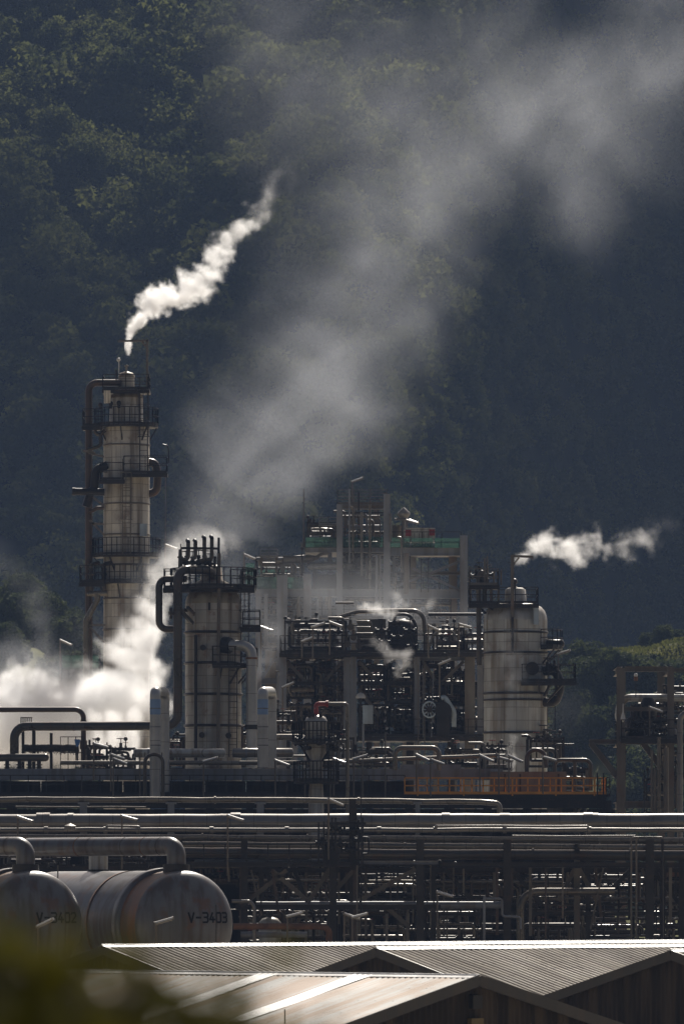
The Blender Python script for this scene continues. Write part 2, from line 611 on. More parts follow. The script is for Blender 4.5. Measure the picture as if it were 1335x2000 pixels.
# the far wood: one mass of crowns
protos = []
for k in range(10):
    hh = rng.uniform(6.0, 10.5); rr = rng.uniform(2.4, 4.0)
    protos.append(leaf_cloud(crown_lobes(hh, rr, 11), 380, .56))
tiles = []
cand = []
yy = 985.0
while yy < 1640:
    fwid = 1335 / F * yy / 2
    xx = np.arange(-fwid * 1.22, fwid * 1.22, 3.5)
    cand.append(np.stack([xx + rng.uniform(-2.2, 2.2, len(xx)), yy + rng.uniform(-2, 2, len(xx))], 1))
    yy += 3.6
cand = np.concatenate(cand)
sl_ = (H(cand[:, 0], cand[:, 1] + 1) - H(cand[:, 0], cand[:, 1] - 1)) / 2
extra = cand[sl_ > .95]
cand = np.concatenate([cand] + [extra + rng.uniform(-2.4, 2.4, extra.shape) for _ in range(2)])
zz_ = H(cand[:, 0], cand[:, 1])
for (x, y), z in zip(cand, zz_):
    if z < 4 or z > 236 or (z - CZ) / y > .150 + rng.uniform(0, .004):
        continue
    pr = protos[rng.integers(10)]
    a = rng.uniform(0, 6.28); s = rng.uniform(.6, 1.2)
    if rng.random() < .12: s *= 1.5
    rot = np.array([[math.cos(a), -math.sin(a), 0], [math.sin(a), math.cos(a), 0], [0, 0, 1]]) * s
    tiles.append(pr @ rot.T + np.array([x, y, z - 1.6 * s]))
print("trees", len(tiles))
forest_me = tri_mesh("forest", np.concatenate(tiles), M['leaf'])
o = bpy.data.objects.new("forest", forest_me); COL.objects.link(o)
tag(o, "dense evergreen wood covering the steep hillside behind the plant", "wood", kind="stuff")

# trees one can tell apart on the two knolls
kprot = []
for k in range(6):
    hh = rng.uniform(4.5, 7.5); rr = rng.uniform(2.3, 3.6)
    lob = crown_lobes(hh, rr, 13)
    for q in range(6):
        an = q * 1.05 + rng.uniform(0, .6)
        lob.append((rr * .55 * math.cos(an), rr * .55 * math.sin(an), hh * rng.uniform(.16, .34), rr * .5, rr * .5, hh * .2))
    cm = tri_mesh("crown", leaf_cloud(lob, 3200, .36), M['leafknoll'])
    tb = MB()
    tb.cyl((0, 0, -.8), (.1, 0, hh * .6), .28, 8, .10)
    for q in range(6):
        a = q * 1.05; zz = hh * (.3 + .06 * q)
        tb.cyl((.04, 0, zz), (rr * .55 * math.cos(a), rr * .55 * math.sin(a), zz + hh * .22), .09, 6, .03)
    tb_o = tb.build("trunk", M['bark'])
    tm = tb_o.data; bpy.data.objects.remove(tb_o)
    kprot.append((cm, tm))


def tree(x, y, s, k, label, group):
    z = float(H(x, y))
    r = thing("knoll_tree", (x, y, z), label, "tree", group)
    r.rotation_euler.z = rng.uniform(0, 6.28); r.scale = (s, s, s * rng.uniform(.85, 1.1))
    for nm, dme in (("crown", kprot[k][0]), ("trunk", kprot[k][1])):
        c = bpy.data.objects.new(nm, dme); COL.objects.link(c); c.parent = r


for i in range(210):
    y = rng.uniform(640, 712)
    x = rng.uniform(18, 54)
    z = float(H(x, y))
    s = min(rng.uniform(.65, 1.2), (PZ(1266 + rng.uniform(-8, 22), y) - z) / 7.0)
    if s < .3:
        continue
    tree(x, y, s, int(rng.integers(6)),
         "bushy dark green tree on the grassy knoll behind the grey steel portal frame", "trees on the grassy knoll")
for px, yk, s in ((1128, 722, .85), (1108, 715, .75), (1148, 724, .6), (1262, 738, .32), (1292, 735, .5), (1318, 738, .34)):
    tree(PX(px, yk), yk, s, 2, "rounded tree breaking the skyline of the sunlit grassy knoll", "trees on top of the grassy knoll")
for i in range(90):
    y = rng.uniform(640, 750)
    x = rng.uniform(-45, -22)
    tree(x, y, rng.uniform(.55, 1.1), int(rng.integers(6)), "bushy tree on the low knoll half hidden behind the white steam", "trees on the steam-veiled knoll")

# grass on the knoll top
gt = []
for i in range(30000):
    x = rng.uniform(22, 56); y = rng.uniform(700, 750)
    z = float(H(x, y))
    if z < 24: continue
    a = rng.uniform(0, 6.28); h = rng.uniform(.12, .40)
    dx, dy = .14 * math.cos(a), .14 * math.sin(a)
    gt.append(((x - dx, y - dy, z - .05), (x + dx, y + dy, z - .05), (x + rng.normal() * .1, y + rng.normal() * .1, z + h)))
o = bpy.data.objects.new("grass", tri_mesh("grass", np.array(gt), M['grass'])); COL.objects.link(o)
tag(o, "sunlit yellow green grass on top of the knoll", "grass", kind="stuff")

# out-of-focus shrub right in front of the photographer
zb = float(H(-.6, 10.5))
sh = thing("shrub", (-.6, 10.5, zb), "dark blurred leafy shrub close to the camera over the shed roofs", "shrub")
tr_ = []
stems = MB()
for k in range(88):
    by = rng.uniform(9.0, 12.5)
    low = k >= 56
    fx = -120 + (560 if low else 760) * rng.uniform(0, 1) ** 1.1
    bx = (fx - 667.5) / F * by
    top = 1785 + 195 * (max(0, fx + 20) / 520) ** .6 + abs(rng.normal()) * 70
    if low:
        top = 1852 + .50 * max(0, fx - 200) + rng.uniform(0, 26)
    tip = P(fx + rng.uniform(-35, 35), top, by)
    base = Vector((bx * .8 - .1, by, zb - .02))
    mid = base.lerp(tip, .55) + Vector((rng.normal() * .04, rng.normal() * .05, 0))
    stems.tube([base, mid, tip], .006, .2, 6, 4)
    for q in range(62):
        tt = rng.uniform(.50, 1.0)
        c = (base.lerp(mid, tt / .55) if tt < .55 else mid.lerp(tip, (tt - .55) / .45)) + Vector(rng.normal(size=3) * .045)
        d = Vector(rng.normal(size=3)); d.z *= .5; d.normalize()
        sd_ = d.cross(Vector(rng.normal(size=3))).normalized()
        ln, wd = rng.uniform(.04, .075), rng.uniform(.014, .024)
        tr_.append((c, c + d * ln * .5 + sd_ * wd, c + d * ln))
        tr_.append((c, c + d * ln, c + d * ln * .5 - sd_ * wd))
fo = bpy.data.objects.new("foliage", tri_mesh("foliage", np.array([[list(a) for a in q] for q in tr_]) - np.array([-.6, 10.5, zb]), M['leafnear']))
COL.objects.link(fo); fo.parent = sh
stems.build("stem", M['bark'], sh)


# ---------------------------------------------------------------- building blocks of the plant
def pipe(label, pts, r, mat_, bend=None, joints=(), group=None, n=12, name="pipe", cat="pipe", fl=1.35, jm=None, jw=.10):
    """pts: (px, py, Y); r in photo pixels at the first point; joints: places (px, py, Y, direction) that carry a flange ring"""
    q = [pts[0]]
    wr = random.Random(int(pts[0][1] * 7))
    for u, v in zip(pts, pts[1:]):
        n_ = int(abs(v[0] - u[0]) / 55)
        if n_ > 3:
            for i in range(1, n_):
                q.append(tuple(u[k] + (v[k] - u[k]) * i / n_ + (wr.uniform(-.7, .7) if k == 1 else 0) for k in range(3)))
        q.append(v)
    W = [P(*p) for p in q]
    rr = L(r, pts[0][2])
    mb = MB().tube(W, rr, bend, n)
    if not joints:
        o = mb.build(name, mat_, None, W[0])
        return tag(o, label, cat, group)
    t = thing(name, W[0], label, cat, group)
    mb.build("run", mat_, t)
    for j in joints:
        c = P(*j[:3]); d = Vector(j[3]).normalized()
        f = fl if len(j) < 5 else j[4]
        wd = jw if len(j) < 6 else j[5]
        MB().cyl(c - d * wd / 2, c + d * wd / 2, rr * f, max(n, 16)).build("flange", jm or mat_, t)
    return t


def ring_platform(root, c, r0, r1, z, a0, a1, h=1.1, m='dark', brackets=True, name="platform"):
    a0, a1 = R(a0), R(a1)
    n = max(6, int((a1 - a0) * 6))
    d = MB().ring(c, r0, r1, z - .12, z, n, a0, a1)
    if brackets:
        for i in range(4):
            a = a0 + (a1 - a0) * (i + .5) / 4
            u = Vector((math.cos(a), math.sin(a), 0))
            d.bar(Vector((c[0], c[1], z - .12)) + u * r1 * .95, Vector((c[0], c[1], z - 1.0)) + u * (r0 - .05), .08)
    p = d.build(name, M[m], root)
    pts = [Vector((c[0] + r1 * math.cos(a0 + (a1 - a0) * i / n), c[1] + r1 * math.sin(a0 + (a1 - a0) * i / n), z)) for i in range(n + 1)]
    if abs(a1 - a0) < 6.2:
        for e, A in ((0, a0), (-1, a1)):
            q = Vector((c[0] + r0 * 1.02 * math.cos(A), c[1] + r0 * 1.02 * math.sin(A), z))
            if e == 0: pts.insert(0, q)
            else: pts.append(q)
    MB().rails(pts, h, 1.2, .05).build("railing_frame", M[m], p)
    return p


def rect_platform(root, px0, px1, py, Y0, Y1, sides="FLR", h=1.1, m='dark', thick=.15, name="platform", every=1.3, t=.05, rm=None):
    x0, x1 = PX(px0, Y0), PX(px1, Y0)
    z = PZ(py, Y0)
    d = MB().box(((x0 + x1) / 2, (Y0 + Y1) / 2, z - thick / 2), (x1 - x0, Y1 - Y0, thick))
    d.bar((x0, Y0 - .03, z - thick), (x1, Y0 - .03, z - thick), .05, .22)
    p = d.build(name, M[m], root)
    e = .06
    cs = {'F': ((x0 + e, Y0 + e), (x1 - e, Y0 + e)), 'B': ((x0 + e, Y1 - e), (x1 - e, Y1 - e)), 'L': ((x0 + e, Y0 + e), (x0 + e, Y1 - e)), 'R': ((x1 - e, Y0 + e), (x1 - e, Y1 - e))}
    rl = MB()
    for s in sides:
        a, b = cs[s]
        rl.rails([(a[0], a[1], z), (b[0], b[1], z)], h, every, t)
    if sides:
        rl.build("railing_frame", M[rm or m], p)
    return p


def valve(root, c, s=.3, ax=(1, 0, 0), m='dark', wheel='dark'):
    """gate valve: body, two flanges, bonnet and yoke; the hand wheel is its own piece"""
    c = Vector(c); d = Vector(ax).normalized()
    b = MB().sphere(c, s * .62, 10)
    b.cyl(c - d * s, c + d * s, s * .34, 10)
    for q in (-1, 1):
        b.cyl(c + d * (q * s), c + d * (q * (s + .07)), s * .62, 12)
    b.cyl(c, c + Vector((0, 0, s * 1.3)), s * .3, 8)
    b.cyl(c + Vector((0, 0, s * 1.3)), c + Vector((0, 0, s * 2.3)), s * .08, 6)
    v = b.build("valve", M[m], root)
    w_ = MB()
    cc = c + Vector((0, 0, s * 2.15))
    ring = [cc + Vector((s * .8 * math.cos(i * math.pi / 6), s * .8 * math.sin(i * math.pi / 6), 0)) for i in range(13)]
    w_.tube(ring, s * .08, 0, 6)
    for i in range(3):
        w_.bar(ring[i * 2], ring[i * 2 + 6], s * .07)
    w_.build("handwheel", M[wheel], v)
    return v


def gauge(root, c, h=.5, m='dark'):
    g = MB().cyl(c, Vector(c) + Vector((0, 0, h)), .03, 6)
    g.lathe([(.11, -.03), (.12, 0), (.11, .03)], Vector(c) + Vector((0, -.02, h + .1)), 12, (0, -1, 0))
    return g.build("gauge", M[m], root)


def manifold(px0, px1, py0, py1, Y, depth, seed, label, group, nh=3, nv=5, nval=4, mats=('pipe', 'pipedark', 'dark', 'steel'), rmax=.16, name="pipe_manifold", drum=0):
    """a rack of small process pipes with risers, valves and gauges between the two picture corners"""
    rd = random.Random(seed)
    x0, x1, z1, z0 = PX(px0, Y), PX(px1, Y), PZ(py0, Y), PZ(py1, Y)
    t = thing(name, ((x0 + x1) / 2, Y + depth / 2, z0), label, "pipework", group)
    fr = MB()
    for xx in (x0, x1):
        for yy in (Y, Y + depth):
            fr.bar((xx, yy, z0), (xx, yy, z1), .09)
    for zz in (z0 + .1, z1 - .06):
        for yy in (Y, Y + depth):
            fr.bar((x0 + .05, yy, zz), (x1 - .05, yy, zz), .09)
    for zz in (z0 + .1, z1 - .06):
        for xx in (x0, x1):
            fr.bar((xx, Y, zz), (xx, Y + depth, zz), .085)
    fr.build("support_frame", M['dark'], t)
    zs = []
    for i in range(nh):
        z = z0 + (z1 - z0) * (i + rd.uniform(.3, .8)) / nh
        r = rd.uniform(.06, rmax); y = Y + rd.uniform(.15, depth * .6)
        zs.append((z, r, y))
        a, b = x0 + rd.uniform(0, .2) * (x1 - x0), x1 - rd.uniform(0, .2) * (x1 - x0)
        path = [(a, y, z), (b, y, z)]
        if rd.random() < .5: path.append((b, y, z - rd.uniform(.5, max(.6, (z - z0) * .8))))
        if rd.random() < .4: path.insert(0, (a, y, z + rd.uniform(.4, max(.5, (z1 - z) * .8))))
        MB().tube(path, r, r * 2.4, 10, 4).build("header", M[rd.choice(mats)], t)
    for i in range(nv):
        x = x0 + (x1 - x0) * (i + rd.uniform(.2, .8)) / nv
        r = rd.uniform(.04, rmax * .75); y = Y - .1 + rd.uniform(0, depth * .8)
        a, b = z0 + rd.uniform(0, .35) * (z1 - z0), z1 - rd.uniform(-.12, .35) * (z1 - z0)
        path = [(x, y, a), (x, y, b)]
        if rd.random() < .55:
            path.append((x + rd.choice((-1, 1)) * rd.uniform(.3, 1.1), y, b))
        MB().tube(path, r, r * 2.6, 8, 4).build("riser", M[rd.choice(mats)], t)
    for i in range(nval):
        z, r, y = rd.choice(zs)
        valve(t, (rd.uniform(x0 + .3, x1 - .3), y, z), rd.uniform(.16, .30), (1, 0, 0), rd.choice(('dark', 'pipedark', 'steelwarm')), rd.choice(('dark', 'dark', 'red')))
    if nval > 2:
        gauge(t, (rd.uniform(x0, x1), Y, zs[-1][0]), rd.uniform(.3, .6))
    for i in range(drum):
        z = z0 + (z1 - z0) * rd.uniform(.3, .7); r = rd.uniform(.35, .6)
        xa = rd.uniform(x0, x0 + (x1 - x0) * .4); xb = xa + rd.uniform(1.5, 2.6)
        MB().lathe([(.02, 0), (r * .7, .08), (r, .3), (r, xb - xa - .3), (r * .7, xb - xa - .08), (.02, xb - xa)], (xa, Y + depth * .6, z), 18, (1, 0, 0)).build("exchanger", M[rd.choice(('pipedark', 'steelwarm', 'pipe'))], t)
    return t


def frame_rails(mb, x0, x1, Y, z):
    mb.rails([(x0, Y, z), (x1, Y, z)], 1.1, 1.4, .05)


# ---------------------------------------------------------------- the tall column
YC = 420.0
cx = PX(247, YC)
tc_ = thing("distillation_column", (cx, YC, 0), "tall cream clad column with platforms, ladders and a brown overhead pipe", "column")


def zc(py): return PZ(py, YC)


MB().lathe([(L(45, YC), 0), (L(45, YC), zc(836)), (L(44, YC), zc(834)), (L(33, YC), zc(828)), (L(33, YC), zc(781)), (L(32, YC), zc(777))], (cx, YC, 0), 40).build("shell", M['cream'], tc_)
MB().lathe([(L(33, YC), zc(778)), (L(31, YC), zc(772)), (L(24, YC), zc(768)), (L(16, YC), zc(766))], (cx, YC, 0), 32).build("head", M['head'], tc_)
MB().lathe([(L(15.5, YC), zc(768)), (L(15.5, YC), zc(736))], (cx, YC, 0), 24).build("top_drum", M['cream'], tc_)
MB().lathe([(L(16.5, YC), zc(737)), (L(16, YC), zc(733)), (L(12, YC), zc(728)), (L(4, YC), zc(726)), (L(2, YC), zc(724)), (L(2, YC), zc(716)), (L(4, YC), zc(715.5)), (L(4, YC), zc(713)), (.01, zc(712.5))], (cx, YC, 0), 24).build("vent_cap", M['head'], tc_)
for py in (870, 985, 1045, 1105, 1170, 1230):
    MB().lathe([(L(45.2, YC), -.05), (L(46.6, YC), -.05), (L(46.6, YC), .05), (L(45.2, YC), .05)], (cx, YC, zc(py)), 40).build("stiffener_ring", M['steelwarm'], tc_)
# davit over the vent
dv = MB().bar((PX(288, YC), YC - .8, zc(770)), (PX(288, YC), YC - .8, zc(666)), .15)
dv.bar((PX(232, YC), YC - .8, zc(668)), (PX(291, YC), YC - .8, zc(667)), .15, .12)
dv.bar((PX(288, YC), YC - .8, zc(682)), (PX(278, YC), YC - .8, zc(669)), .09)
dv.build("davit", M['steelwarm'], tc_)
# platforms
rect_platform(tc_, 199, 292, 760, YC - 1.5, YC + 1.5, "FLRB", .95)
ring_platform(tc_, (cx, YC), L(45, YC), L(62, YC), zc(832), 180, 395)
rect_platform(tc_, 160, 200, 832, YC - 1.2, YC + 1.2, "FLB")
rect_platform(tc_, 240, 327, 924, YC - 2.4, YC - .6, "FLRB")
rect_platform(tc_, 194, 243, 937, YC - 2.6, YC - .8, "FLB")
ring_platform(tc_, (cx, YC), L(45, YC), L(66, YC), zc(1086), 150, 390)
ring_platform(tc_, (cx, YC), L(45, YC), L(62, YC), zc(1138), 180, 380)
rect_platform(tc_, 154, 204, 1138, YC - 1.6, YC + .8, "FLB")
# ladders
MB().ladder((PX(249, YC), YC - 2.2, zc(1086)), (PX(249, YC), YC - 2.2, zc(900)), .5).build("ladder", M['steelwarm'], tc_)
MB().ladder((PX(282, YC), YC - 1.7, zc(924)), (PX(282, YC), YC - 1.7, zc(740)), .5).build("ladder", M['dark'], tc_)
MB().ladder((PX(270, YC), YC - 1.75, zc(1138)), (PX(270, YC), YC - 1.75, zc(1086)), .5, cage=False).build("ladder", M['dark'], tc_)
# its own pipes
yv = YC - .4
MB().tube([P(236, 747.5, yv), P(173, 747.5, yv), P(173, 1310, yv), P(173, 1500, yv)], L(6.8, YC), L(17, YC), 14).build("overhead_pipe", M['brown'], tc_)
MB().tube([P(285, 902, YC), P(304, 904, YC), P(308, 930, YC), P(306, 960, YC), P(285, 966, YC)], L(8, YC), L(13, YC), 14).build("reflux_pipe", M['brown'], tc_)
MB().tube([P(210, 908, YC - .8), P(187, 918, YC - .8), P(184, 955, YC - .8), P(178, 960, YC - .8), P(168, 990, YC - .8)], L(8.5, YC), L(12, YC), 12).build("reflux_pipe", M['dark'], tc_)
MB().tube([P(204, 961, YC - 1.1), P(146, 960, YC - 1.1)], L(7, YC), 0, 12).cyl(P(141.5, 960, YC - 1.1), P(147, 960, YC - 1.1), L(7.6, YC), 12).build("nozzle", M['black'], tc_)
MB().tube([P(203, 992, YC - .6), P(190, 992, YC - .6), P(183, 996, YC - .6), P(173, 1000, YC - .6)], L(4, YC), L(6, YC), 10).build("nozzle", M['brown'], tc_)
MB().tube([P(205, 840, YC - .9), P(196, 848, YC - .9), P(197, 868, YC - .9), P(190, 873, YC - .9), P(172, 878, YC - .9)], L(3.6, YC), L(6, YC), 10).build("side_pipe", M['pipedark'], tc_)
MB().tube([P(186, 838, YC - .9), P(186, 846, YC - .9), P(196, 850, YC - .9)], L(3.4, YC), L(6, YC), 10).build("side_pipe", M['pipedark'], tc_)
for a, b in (((173, 884), (203, 892)), ((163, 880), (185, 884)), ((175, 1016), (203, 1044)), ((178, 1022), (203, 1024)), ((176, 1225), (204, 1256)), ((166, 1221), (206, 1221)), ((180, 970), (203, 988))):
    MB().bar(P(*a, YC - .9), P(*b, YC - .9), .13).build("bracket", M['steelwarm'], tc_)
MB().bar((PX(176, YC), YC + .5, 0), (PX(176, YC), YC + .5, zc(757)), .28, .22).build("pipe_post", M['dark'], tc_)
# pale pipe with a tee lower down
MB().tube([P(170, 1160, YC - 1.3), P(209, 1159, YC - 1.3)], L(5.2, YC), 0, 12).build("header", M['pipe'], tc_)
MB().tube([P(190, 1162, YC - 1.3), P(190, 1172, YC - 1.3), P(168, 1212, YC - 1.3), P(168, 1500, YC - 1.3)], L(5.8, YC), L(12, YC), 12).build("riser", M['pipe'], tc_)
for q in (179, 203):
    MB().tube([P(q, 1160, YC - 1.3), P(q, 1102, YC - 1.3), P(q + 14, 1099, YC - 1.0)], L(3.8, YC), L(5, YC), 10).build("riser", M['pipedark'], tc_)
    valve(tc_, P(q, 1122, YC - 1.35), .3, (0, 0, 1))
for px, py in ((196, 790), (216, 788), (232, 787)):
    b = MB().cyl(P(px, py + 10, YC - 1.3), P(px, py, YC - 1.3), .10, 8).sphere(P(px, py, YC - 1.3), .16, 8)
    b.build("relief_valve", M['dark'], tc_)
MB().tube([P(227, 742, YC - .9), P(227, 733, YC - .9), P(227, 722, YC - .9)], .05, 0, 6).build("vent_pipe", M['dark'], tc_)
MB().tube([P(232, 735, YC - .9), P(232, 706, YC - .9)], .035, 0, 6).sphere(P(231.5, 702.5, YC - .9), .13, 10).build("beacon", M['white'], tc_)
MB().box(P(280, 1035, YC - 1.35), (L(14, YC), .2, L(24, YC))).build("panel", M['cab'], tc_)
MB().tube([P(330, 905, YC - 1.5), P(328, 870, YC - 1.5), P(318, 868, YC - 1.5)], .04, .3, 6).build("conduit", M['dark'], tc_)
MB().tube([P(323, 924, YC - 1.5), P(323, 1080, YC - 1.5)], .03, 0, 6).build("conduit", M['steelwarm'], tc_)
MB().bar(P(203, 775, YC - 1.4), P(216, 775, YC - 1.4), .5, .8).build("junction_box", M['cream'], tc_)

# ---------------------------------------------------------------- the front vessel
YV = 375.0
vx = PX(416.5, YV)


def zv(py): return PZ(py, YV)


fv = thing("process_vessel", (vx, YV, 0), "stout weathered vessel with four open vent pipes and a big arched pipe on top", "vessel")
rv = L(55, YV)
MB().lathe([(rv, 0), (rv, zv(1180))], (vx, YV, 0), 44).build("shell", M['greyclad'], fv)
MB().lathe([(rv, zv(1181)), (rv * .985, zv(1172)), (rv * .92, zv(1163)), (rv * .8, zv(1155)), (rv * .6, zv(1149)), (rv * .3, zv(1146)), (.01, zv(1145))], (vx, YV, 0), 44).build("head", M['head'], fv)
for py in (1236, 1296, 1357, 1418):
    MB().lathe([(rv * 1.0, -.07), (rv * 1.045, -.07), (rv * 1.045, .07), (rv * 1.0, .07)], (vx, YV, zv(py)), 44).build("stiffener_ring", M['dark'], fv)
# top nozzle and the arched overhead pipe that runs down and away to the left
yo = YV - 2.2
MB().tube([P(417, 1160, YV), P(417, 1113, YV), P(347, 1113, yo), P(347, 1418, yo), P(28, 1419, yo), P(28, 1480, yo)], L(8.8, yo), L(24, yo), 18, 8).build("overhead_pipe", M['pipedark'], fv)
for c, d in (((347, 1192, yo), (0, 0, 1)), ((347, 1263, yo), (0, 0, 1)), ((347, 1343, yo), (0, 0, 1)), ((347, 1392, yo), (0, 0, 1)), ((55, 1419, yo), (1, 0, 0)), ((144, 1419, yo), (1, 0, 0))):
    cc = P(*c); d = Vector(d)
    MB().cyl(cc - d * .03, cc + d * .03, L(9.2, yo), 18).build("joint_band", M['brown'], fv)
MB().cyl(P(417, 1150, YV), P(417, 1140, YV), L(20, YV), 24).build("flange", M['dark'], fv)
MB().lathe([(L(42, YV), zv(1147)), (L(42, YV), zv(1143)), (L(22, YV), zv(1132)), (L(20, YV), zv(1108)), (L(14, YV), zv(1103)), (.01, zv(1102))], (vx - L(4, YV), YV + .4, 0), 28).build("top_neck", M['head'], fv)
MB().tube([P(364, 1131, YV - 1.2), P(310.5, 1131, YV - 1.6), P(310.5, 1229, YV - 1.6), P(352, 1229, YV - 1.6)], L(6.8, YV), L(16, YV), 14).build("loop_pipe", M['pipedark'], fv)
# relief vents
for px, top, bot, kx in ((367.5, 1057, 1092, 355), (381.5, 1057, 1090, 372), (399, 1050, 1094, 390), (413.5, 1049.5, 1092, 402)):
    yq = YV - .7
    mb = MB().tube([P(kx, bot + 1, yq), P(px, bot, yq), P(px, top + 3, yq)], L(3.9, YV), L(7, YV), 12)
    mb.build("vent_pipe", M['pipedark'], fv)
    MB().tube([P(px, top + 4, yq), P(px, top + .5, yq), P(px - 2, top - 1.5, yq + .15)], L(3.95, YV), L(3, YV), 12).build("vent_mouth", M['black'], fv)
MB().bar(P(354, 1070.5, YV - 1.0), P(428, 1071.5, YV - 1.0), .13).build("vent_brace", M['dark'], fv)
MB().bar(P(427, 1050, YV - 1.05), P(427, 1082, YV - 1.05), .14).build("vent_post", M['black'], fv)
MB().tube([P(427.5, 1081, YV - 2.1), P(426, 1500, YV - 2.1)], L(3.4, YV), 0, 12).build("riser", M['steelwarm'], fv)
MB().tube([P(420, 1087, YV - .4), P(419, 1110, YV - .4)], .08, 0, 8).build("riser", M['dark'], fv)
vb = MB().cyl(P(352, 1110, YV - .8), P(352, 1073, YV - .8), L(4.4, YV), 12, L(3.4, YV)).cyl(P(352, 1090, YV - .8), P(352, 1087, YV - .8), L(6, YV), 12).cyl(P(353, 1073, YV - .8), P(353, 1062, YV - .8), L(1, YV), 6)
vb.build("relief_valve", M['pipedark'], fv)
for px, py, s in ((363, 1099, .3), (376, 1098, .28), (388, 1099, .33), (401, 1098, .3), (410, 1101, .26)):
    valve(fv, P(px, py, YV - .5), s, (1, 0, 0))
ring_platform(fv, (vx, YV), L(38, YV), L(84, YV), zv(1149), 150, 392, brackets=False)
rect_platform(fv, 318, 372, 1149, YV - 2.0, YV + .6, "FLB")
rect_platform(fv, 470, 497, 1149, YV - 2.2, YV + .6, "FRB")
MB().ring((vx, YV), L(40, YV), L(52, YV), zv(1158), zv(1151), 36).build("deck_beam", M['dark'], fv)
rect_platform(fv, 471, 509, 1226, YV - 1.2, YV + .9, "FRB", 1.0)
ring_platform(fv, (vx, YV), rv, L(86, YV), zv(1303), 270, 372, brackets=True)
MB().ladder((PX(478, YV), YV - 1.0, zv(1303)), (PX(478, YV), YV - 1.0, zv(1115)), .45).build("ladder", M['dark'], fv)
MB().ladder((PX(456, YV), YV - 1.75, zv(1480)), (PX(456, YV), YV - 1.75, zv(1300)), .45, cage=False).build("ladder", M['dark'], fv)
# side nozzle with the bright elbow on the right
MB().cyl(P(436, 1260, YV - 1.75), P(449, 1261, YV - 1.95), L(16, YV), 20).build("nozzle_flange", M['black'], fv)
MB().tube([P(440, 1260, YV - 1.8), P(491, 1262, YV - 1.9), P(491, 1500, YV - 1.9)], L(10.5, YV), L(20, YV), 18, 8).build("side_pipe", M['aluv'], fv)
MB().cyl(P(491, 1284, YV - 1.9), P(491, 1288, YV - 1.9), L(11.5, YV), 18).build("joint_band", M['rust'], fv)
MB().cyl(P(491, 1416, YV - 1.9), P(491, 1425, YV - 1.9), L(13, YV), 18).build("joint_band", M['dark'], fv)
for a, b in (((356, 1192), (372, 1192)), ((331, 1198), (357, 1198)), ((356, 1196), (376, 1218)), ((334, 1190), (334, 1206)), ((366, 1187), (378, 1200))):
    MB().bar(P(*a, YV - 2.4), P(*b, YV - 1.7), .16, .2).build("bracket", M['pipedark'], fv)
for k, (px, py) in enumerate(((396, 1265), (394, 1436), (446, 1437))):
    MB().cyl(P(px, py, YV - 1.55), P(px, py, YV - 1.95), .17, 12).build("manhole", M['dark'], fv)
MB().tube([P(382, 1240, YV - 1.7), P(382, 1490, YV - 1.7)], .10, 0, 8).build("conduit", M['dark'], fv)
MB().bar(P(408.5, 1177, YV - 1.66), P(408.5, 1192, YV - 1.66), .12, .12).build("lifting_lug", M['dark'], fv)

# ---------------------------------------------------------------- the right-hand dome vessel
YR = 402.0
rx = PX(1006, YR)


def zr(py): return PZ(py, YR)


rr_ = L(62, YR)
rs = thing("dome_vessel", (rx, YR, 0), "broad pale vessel with a rounded dome and a davit, beside the hill view", "vessel")
MB().lathe([(rr_, 0), (rr_, zr(1212))], (rx, YR, 0), 48).build("shell", M['palecl'], rs)
MB().lathe([(rr_, zr(1213)), (rr_ * .985, zr(1203)), (rr_ * .93, zr(1194)), (rr_ * .82, zr(1186)), (rr_ * .62, zr(1180)), (rr_ * .3, zr(1176)), (.01, zr(1175))], (rx, YR, 0), 48).build("head", M['headlight'], rs)
for py in (1236, 1276, 1355, 1368, 1432):
    MB().lathe([(rr_ * 1.0, -.06), (rr_ * 1.035, -.06), (rr_ * 1.035, .06), (rr_ * 1.0, .06)], (rx, YR, zr(py)), 48).build("stiffener_ring", M['dark'], rs)
MB().lathe([(L(22, YR), zr(1180)), (L(20, YR), zr(1152)), (L(12, YR), zr(1147)), (.01, zr(1146))], (PX(1006, YR), YR, 0), 24).build("top_neck", M['headlight'], rs)
rect_platform(rs, 915, 1052, 1179, YR - 2.0, YR + 1.6, "FLRB", 1.0)
for px in (930, 950, 965, 1030, 1045):
    MB().bar(P(px, 1181, YR - 1.2), P(px + (18 if px < 1000 else -14), 1198, YR - .8), .1).build("bracket", M['dark'], rs)
rect_platform(rs, 915, 975, 1143, YR - 1.8, YR + 1.2, "FLRB", 1.0, rm='steelwarm')
for px in (918, 932, 958, 973):
    MB().bar(P(px, 1180, YR - 1.6), P(px, 1143, YR - 1.6), .14).build("post", M['steelwarm'], rs)
MB().tube([P(935, 1300, YR - 1.2), P(934, 1130, YR - 1.2), P(939, 1115, YR - 1.2), P(946, 1124, YR - 1.2), P(946, 1180, YR - 1.2)], L(5, YR), L(5, YR), 12).build("overhead_pipe", M['pipedark'], rs)
for px, py in ((929, 1125), (936, 1118), (951, 1123), (943, 1135)):
    valve(rs, P(px, py, YR - .9), .28, (0, 0, 1) if py < 1120 else (1, 0, 0))
for px, top in ((946, 1090), (951, 1086), (917, 1108), (978, 1112), (964, 1116)):
    MB().cyl(P(px, 1143, YR - 1.5), P(px, top, YR - 1.5), .05, 6).build("vent_pipe", M['steelwarm'], rs)
d2 = MB().bar(P(1000, 1205, YR - 2.1), P(1000, 1084, YR - 2.1), .20)
d2.bar(P(998, 1086, YR - 2.1), P(1040, 1087.5, YR - 2.1), .16, .14)
d2.bar(P(1001, 1104, YR - 2.1), P(1013, 1089, YR - 2.1), .10)
d2.bar(P(1039, 1087, YR - 2.1), P(1039, 1093, YR - 2.1), .08)
d2.build("davit", M['steelwarm'], rs)
